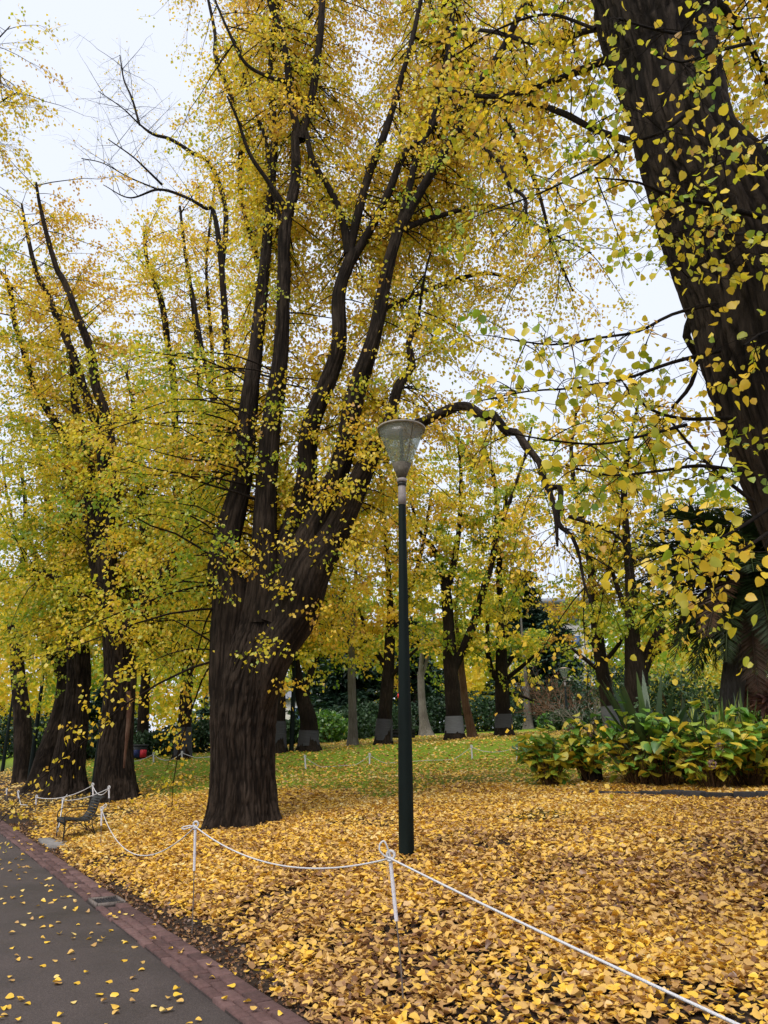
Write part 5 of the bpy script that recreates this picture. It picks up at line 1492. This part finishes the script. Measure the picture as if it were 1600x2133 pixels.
c1 = PG(1165, 1480, 58); cedar('dark layered cedar with its crown below the pale building', c1, P(1165, 1290, 58)[2] - c1[2], 1, .36, 90)
c2 = PG(1105, 1480, 64); cedar('tall dark cedar with flat top standing beside the building', c2, P(1110, 1185, 64)[2] - c2[2], 2, .30, 90)
c3 = PG(745, 1480, 50); cedar('dark cedar behind the slim pale trunk', c3, P(745, 1330, 50)[2] - c3[2], 3, .42, 80)
c4 = PG(690, 1480, 60); cedar('dark cedar behind the short forked elm', c4, P(690, 1240, 60)[2] - c4[2], 4, .3, 80)
c5 = PG(870, 1480, 62); cedar('dark cedar far behind the forked elm', c5, P(870, 1290, 62)[2] - c5[2], 5, .34, 80)
c6 = PG(480, 1480, 58); cedar('dark cedar far behind the broad elm', c6, P(480, 1380, 58)[2] - c6[2], 6, .4, 70)
c7 = PG(230, 1480, 62); cedar('dark cedar far off behind the row of elms', c7, P(230, 1420, 62)[2] - c7[2], 7, .5, 60)

# far building
bx = P(1135, 1300, 105)
bg_ = on(bx[0], 105)
bt = thing('apartment_building', 'pale concrete building with flat roof and blue windows above the cedars', 'building', bg_, R(-14))
topz = P(1140, 1268, 105)[2] - bg_[2]
mb = MB(); mb.box((0, 6, topz / 2 - .5), (15, 12, topz + 1)); obj('wall', mb.mesh('wall', 'facade'), bt)
mb = MB(); mb.box((0, 5.2, topz + .65), (17, 15, .7)); obj('roof', mb.mesh('roof', 'roof_slab'), bt)
wm = MB(); wm.box((0, 0, 0), (1.35, .12, 1.7)); wm = wm.mesh('window', 'window_frame')
pm = MB(); pm.box((0, -.05, 0), (1.15, .1, 1.5)); pm = pm.mesh('pane', 'window_glass')
for fl in range(5):
    for k in range(7):
        w_ = obj('window', wm, bt, (-6 + k * 2.0, -.04, topz - 1.5 - fl * 3.1)); obj('pane', pm, w_, (0, -.03, 0))
# low pavilion between the far trunks
pv = PG(672, 1500, 72)
t = thing('pavilion', 'low pale pavilion with grey hipped roof seen between the far trunks', 'building', pv, R(10))
mb = MB(); mb.box((0, 0, 1.4), (7, 5, 3.2)); obj('wall', mb.mesh('wall', 'facade'), t)
mb = MB(); mb.add([(-4, -3, 3), (4, -3, 3), (4, 3, 3), (-4, 3, 3), (-2, 0, 4.8), (2, 0, 4.8)], [[0, 1, 5, 4], [2, 3, 4, 5]]); mb.add([(-4, -3, 3), (4, -3, 3), (4, 3, 3), (-4, 3, 3), (-2, 0, 4.8), (2, 0, 4.8)], [[1, 2, 5], [3, 0, 4]])
obj('roof', mb.mesh('roof', 'roof_slab'), t)
for k in range(3):
    w_ = obj('window', wm, t, (-2.2 + k * 2.2, -2.52, 1.5)); obj('pane', pm, w_, (0, -.03, 0))

# litter bin and far bench
lb = PG(290, 1590, 29)
t = thing('litter_bin', 'round dark litter bin with red and blue panels under the far trees', 'bin', lb, R(20))
t.scale = (.62, .62, .62)
mb = MB(); mb.lathe([(0, 0), (.36, 0), (.42, .3), (.43, .62), (.40, .70), (.36, .70), (.34, .6), (0, .58)], 24); obj('body', mb.mesh('body', 'bin_dark', True), t)
mb = MB(); mb.lathe([(.38, .70), (.46, .72), (.46, .78), (.36, .80)], 24); obj('rim', mb.mesh('rim', 'tree_wrap', True), t)
for nm, mt_, x in (('red_panel', 'bin_red', .15), ('blue_panel', 'bin_blue', -.22)):
    mb = MB(); mb.box((x, -.45, .30), (.36, .02, .42)); obj(nm, mb.mesh(nm, mt_), t)
fb = PG(822, 1552, 32.2)
t = thing('park_bench', 'long dark backless bench against the wrapped elm behind the lamp post', 'bench', fb, R(4))
sl = MB(); sl.box((0, 0, 0), (1.6, .13, .05)); sl = sl.mesh('slat', 'chair_slat')
for k in range(4):
    obj('slat', sl, t, (0, -.22 + k * .145, .46))
for k in range(2):
    obj('slat', sl, t, (0, -.27, .36 - k * .14), (R(90), 0, 0))
for sx in (-1, 1):
    mb = MB(); mb.box((sx * .6, 0, .2), (.08, .45, .47)); obj('leg', mb.mesh('leg', 'iron'), t)

# the wood that closes the view: one far mass of crowns and trunks
rg = rgx(900)
V, Fc, T = [], [], []
n0 = 0
for k in range(70):
    x = -75 + 150 * (k + rg.random()) / 70; y = rg.uniform(66, 92)
    if abs(x - .215 * y) < 5: continue
    h = rg.uniform(9, 15) if not (-70 < x < -40) else rg.uniform(5, 9)
    z0 = float(G(x, y)) if ks(x, y)[1] > 0 else .3
    m = 1500
    cc = np.stack([rg.normal(0, 2.4, 16), rg.normal(0, 2.4, 16), rg.uniform(1.0, h, 16)], 1)
    i = rg.integers(0, 16, m)
    p = cc[i] + unit(rg.normal(0, 1, (m, 3))) * 1.9 * rg.random((m, 1)) ** .4 + [x, y, z0]
    p[:, 2] = np.maximum(p[:, 2], z0 + .2)
    v, f = leaves(p, rg.normal(0, 1, (m, 3)), rg.normal(0, 1, (m, 3)) + [0, -.4, .5], rg.uniform(.36, .7, m), L2)
    V.append(v); Fc.append(f + n0); n0 += len(v)
    T.append(np.repeat(np.clip(rg.normal(rg.uniform(.15, .75), .14, m), 0, 1), 2))
tag(obj('far_wood', mesh_np('far_wood', np.concatenate(V), np.concatenate(Fc), 'tree_leaf', False, {'tone': ('FACE', np.concatenate(T))})), 'far belt of green and yellow trees closing the park', 'wood', None, 'stuff')
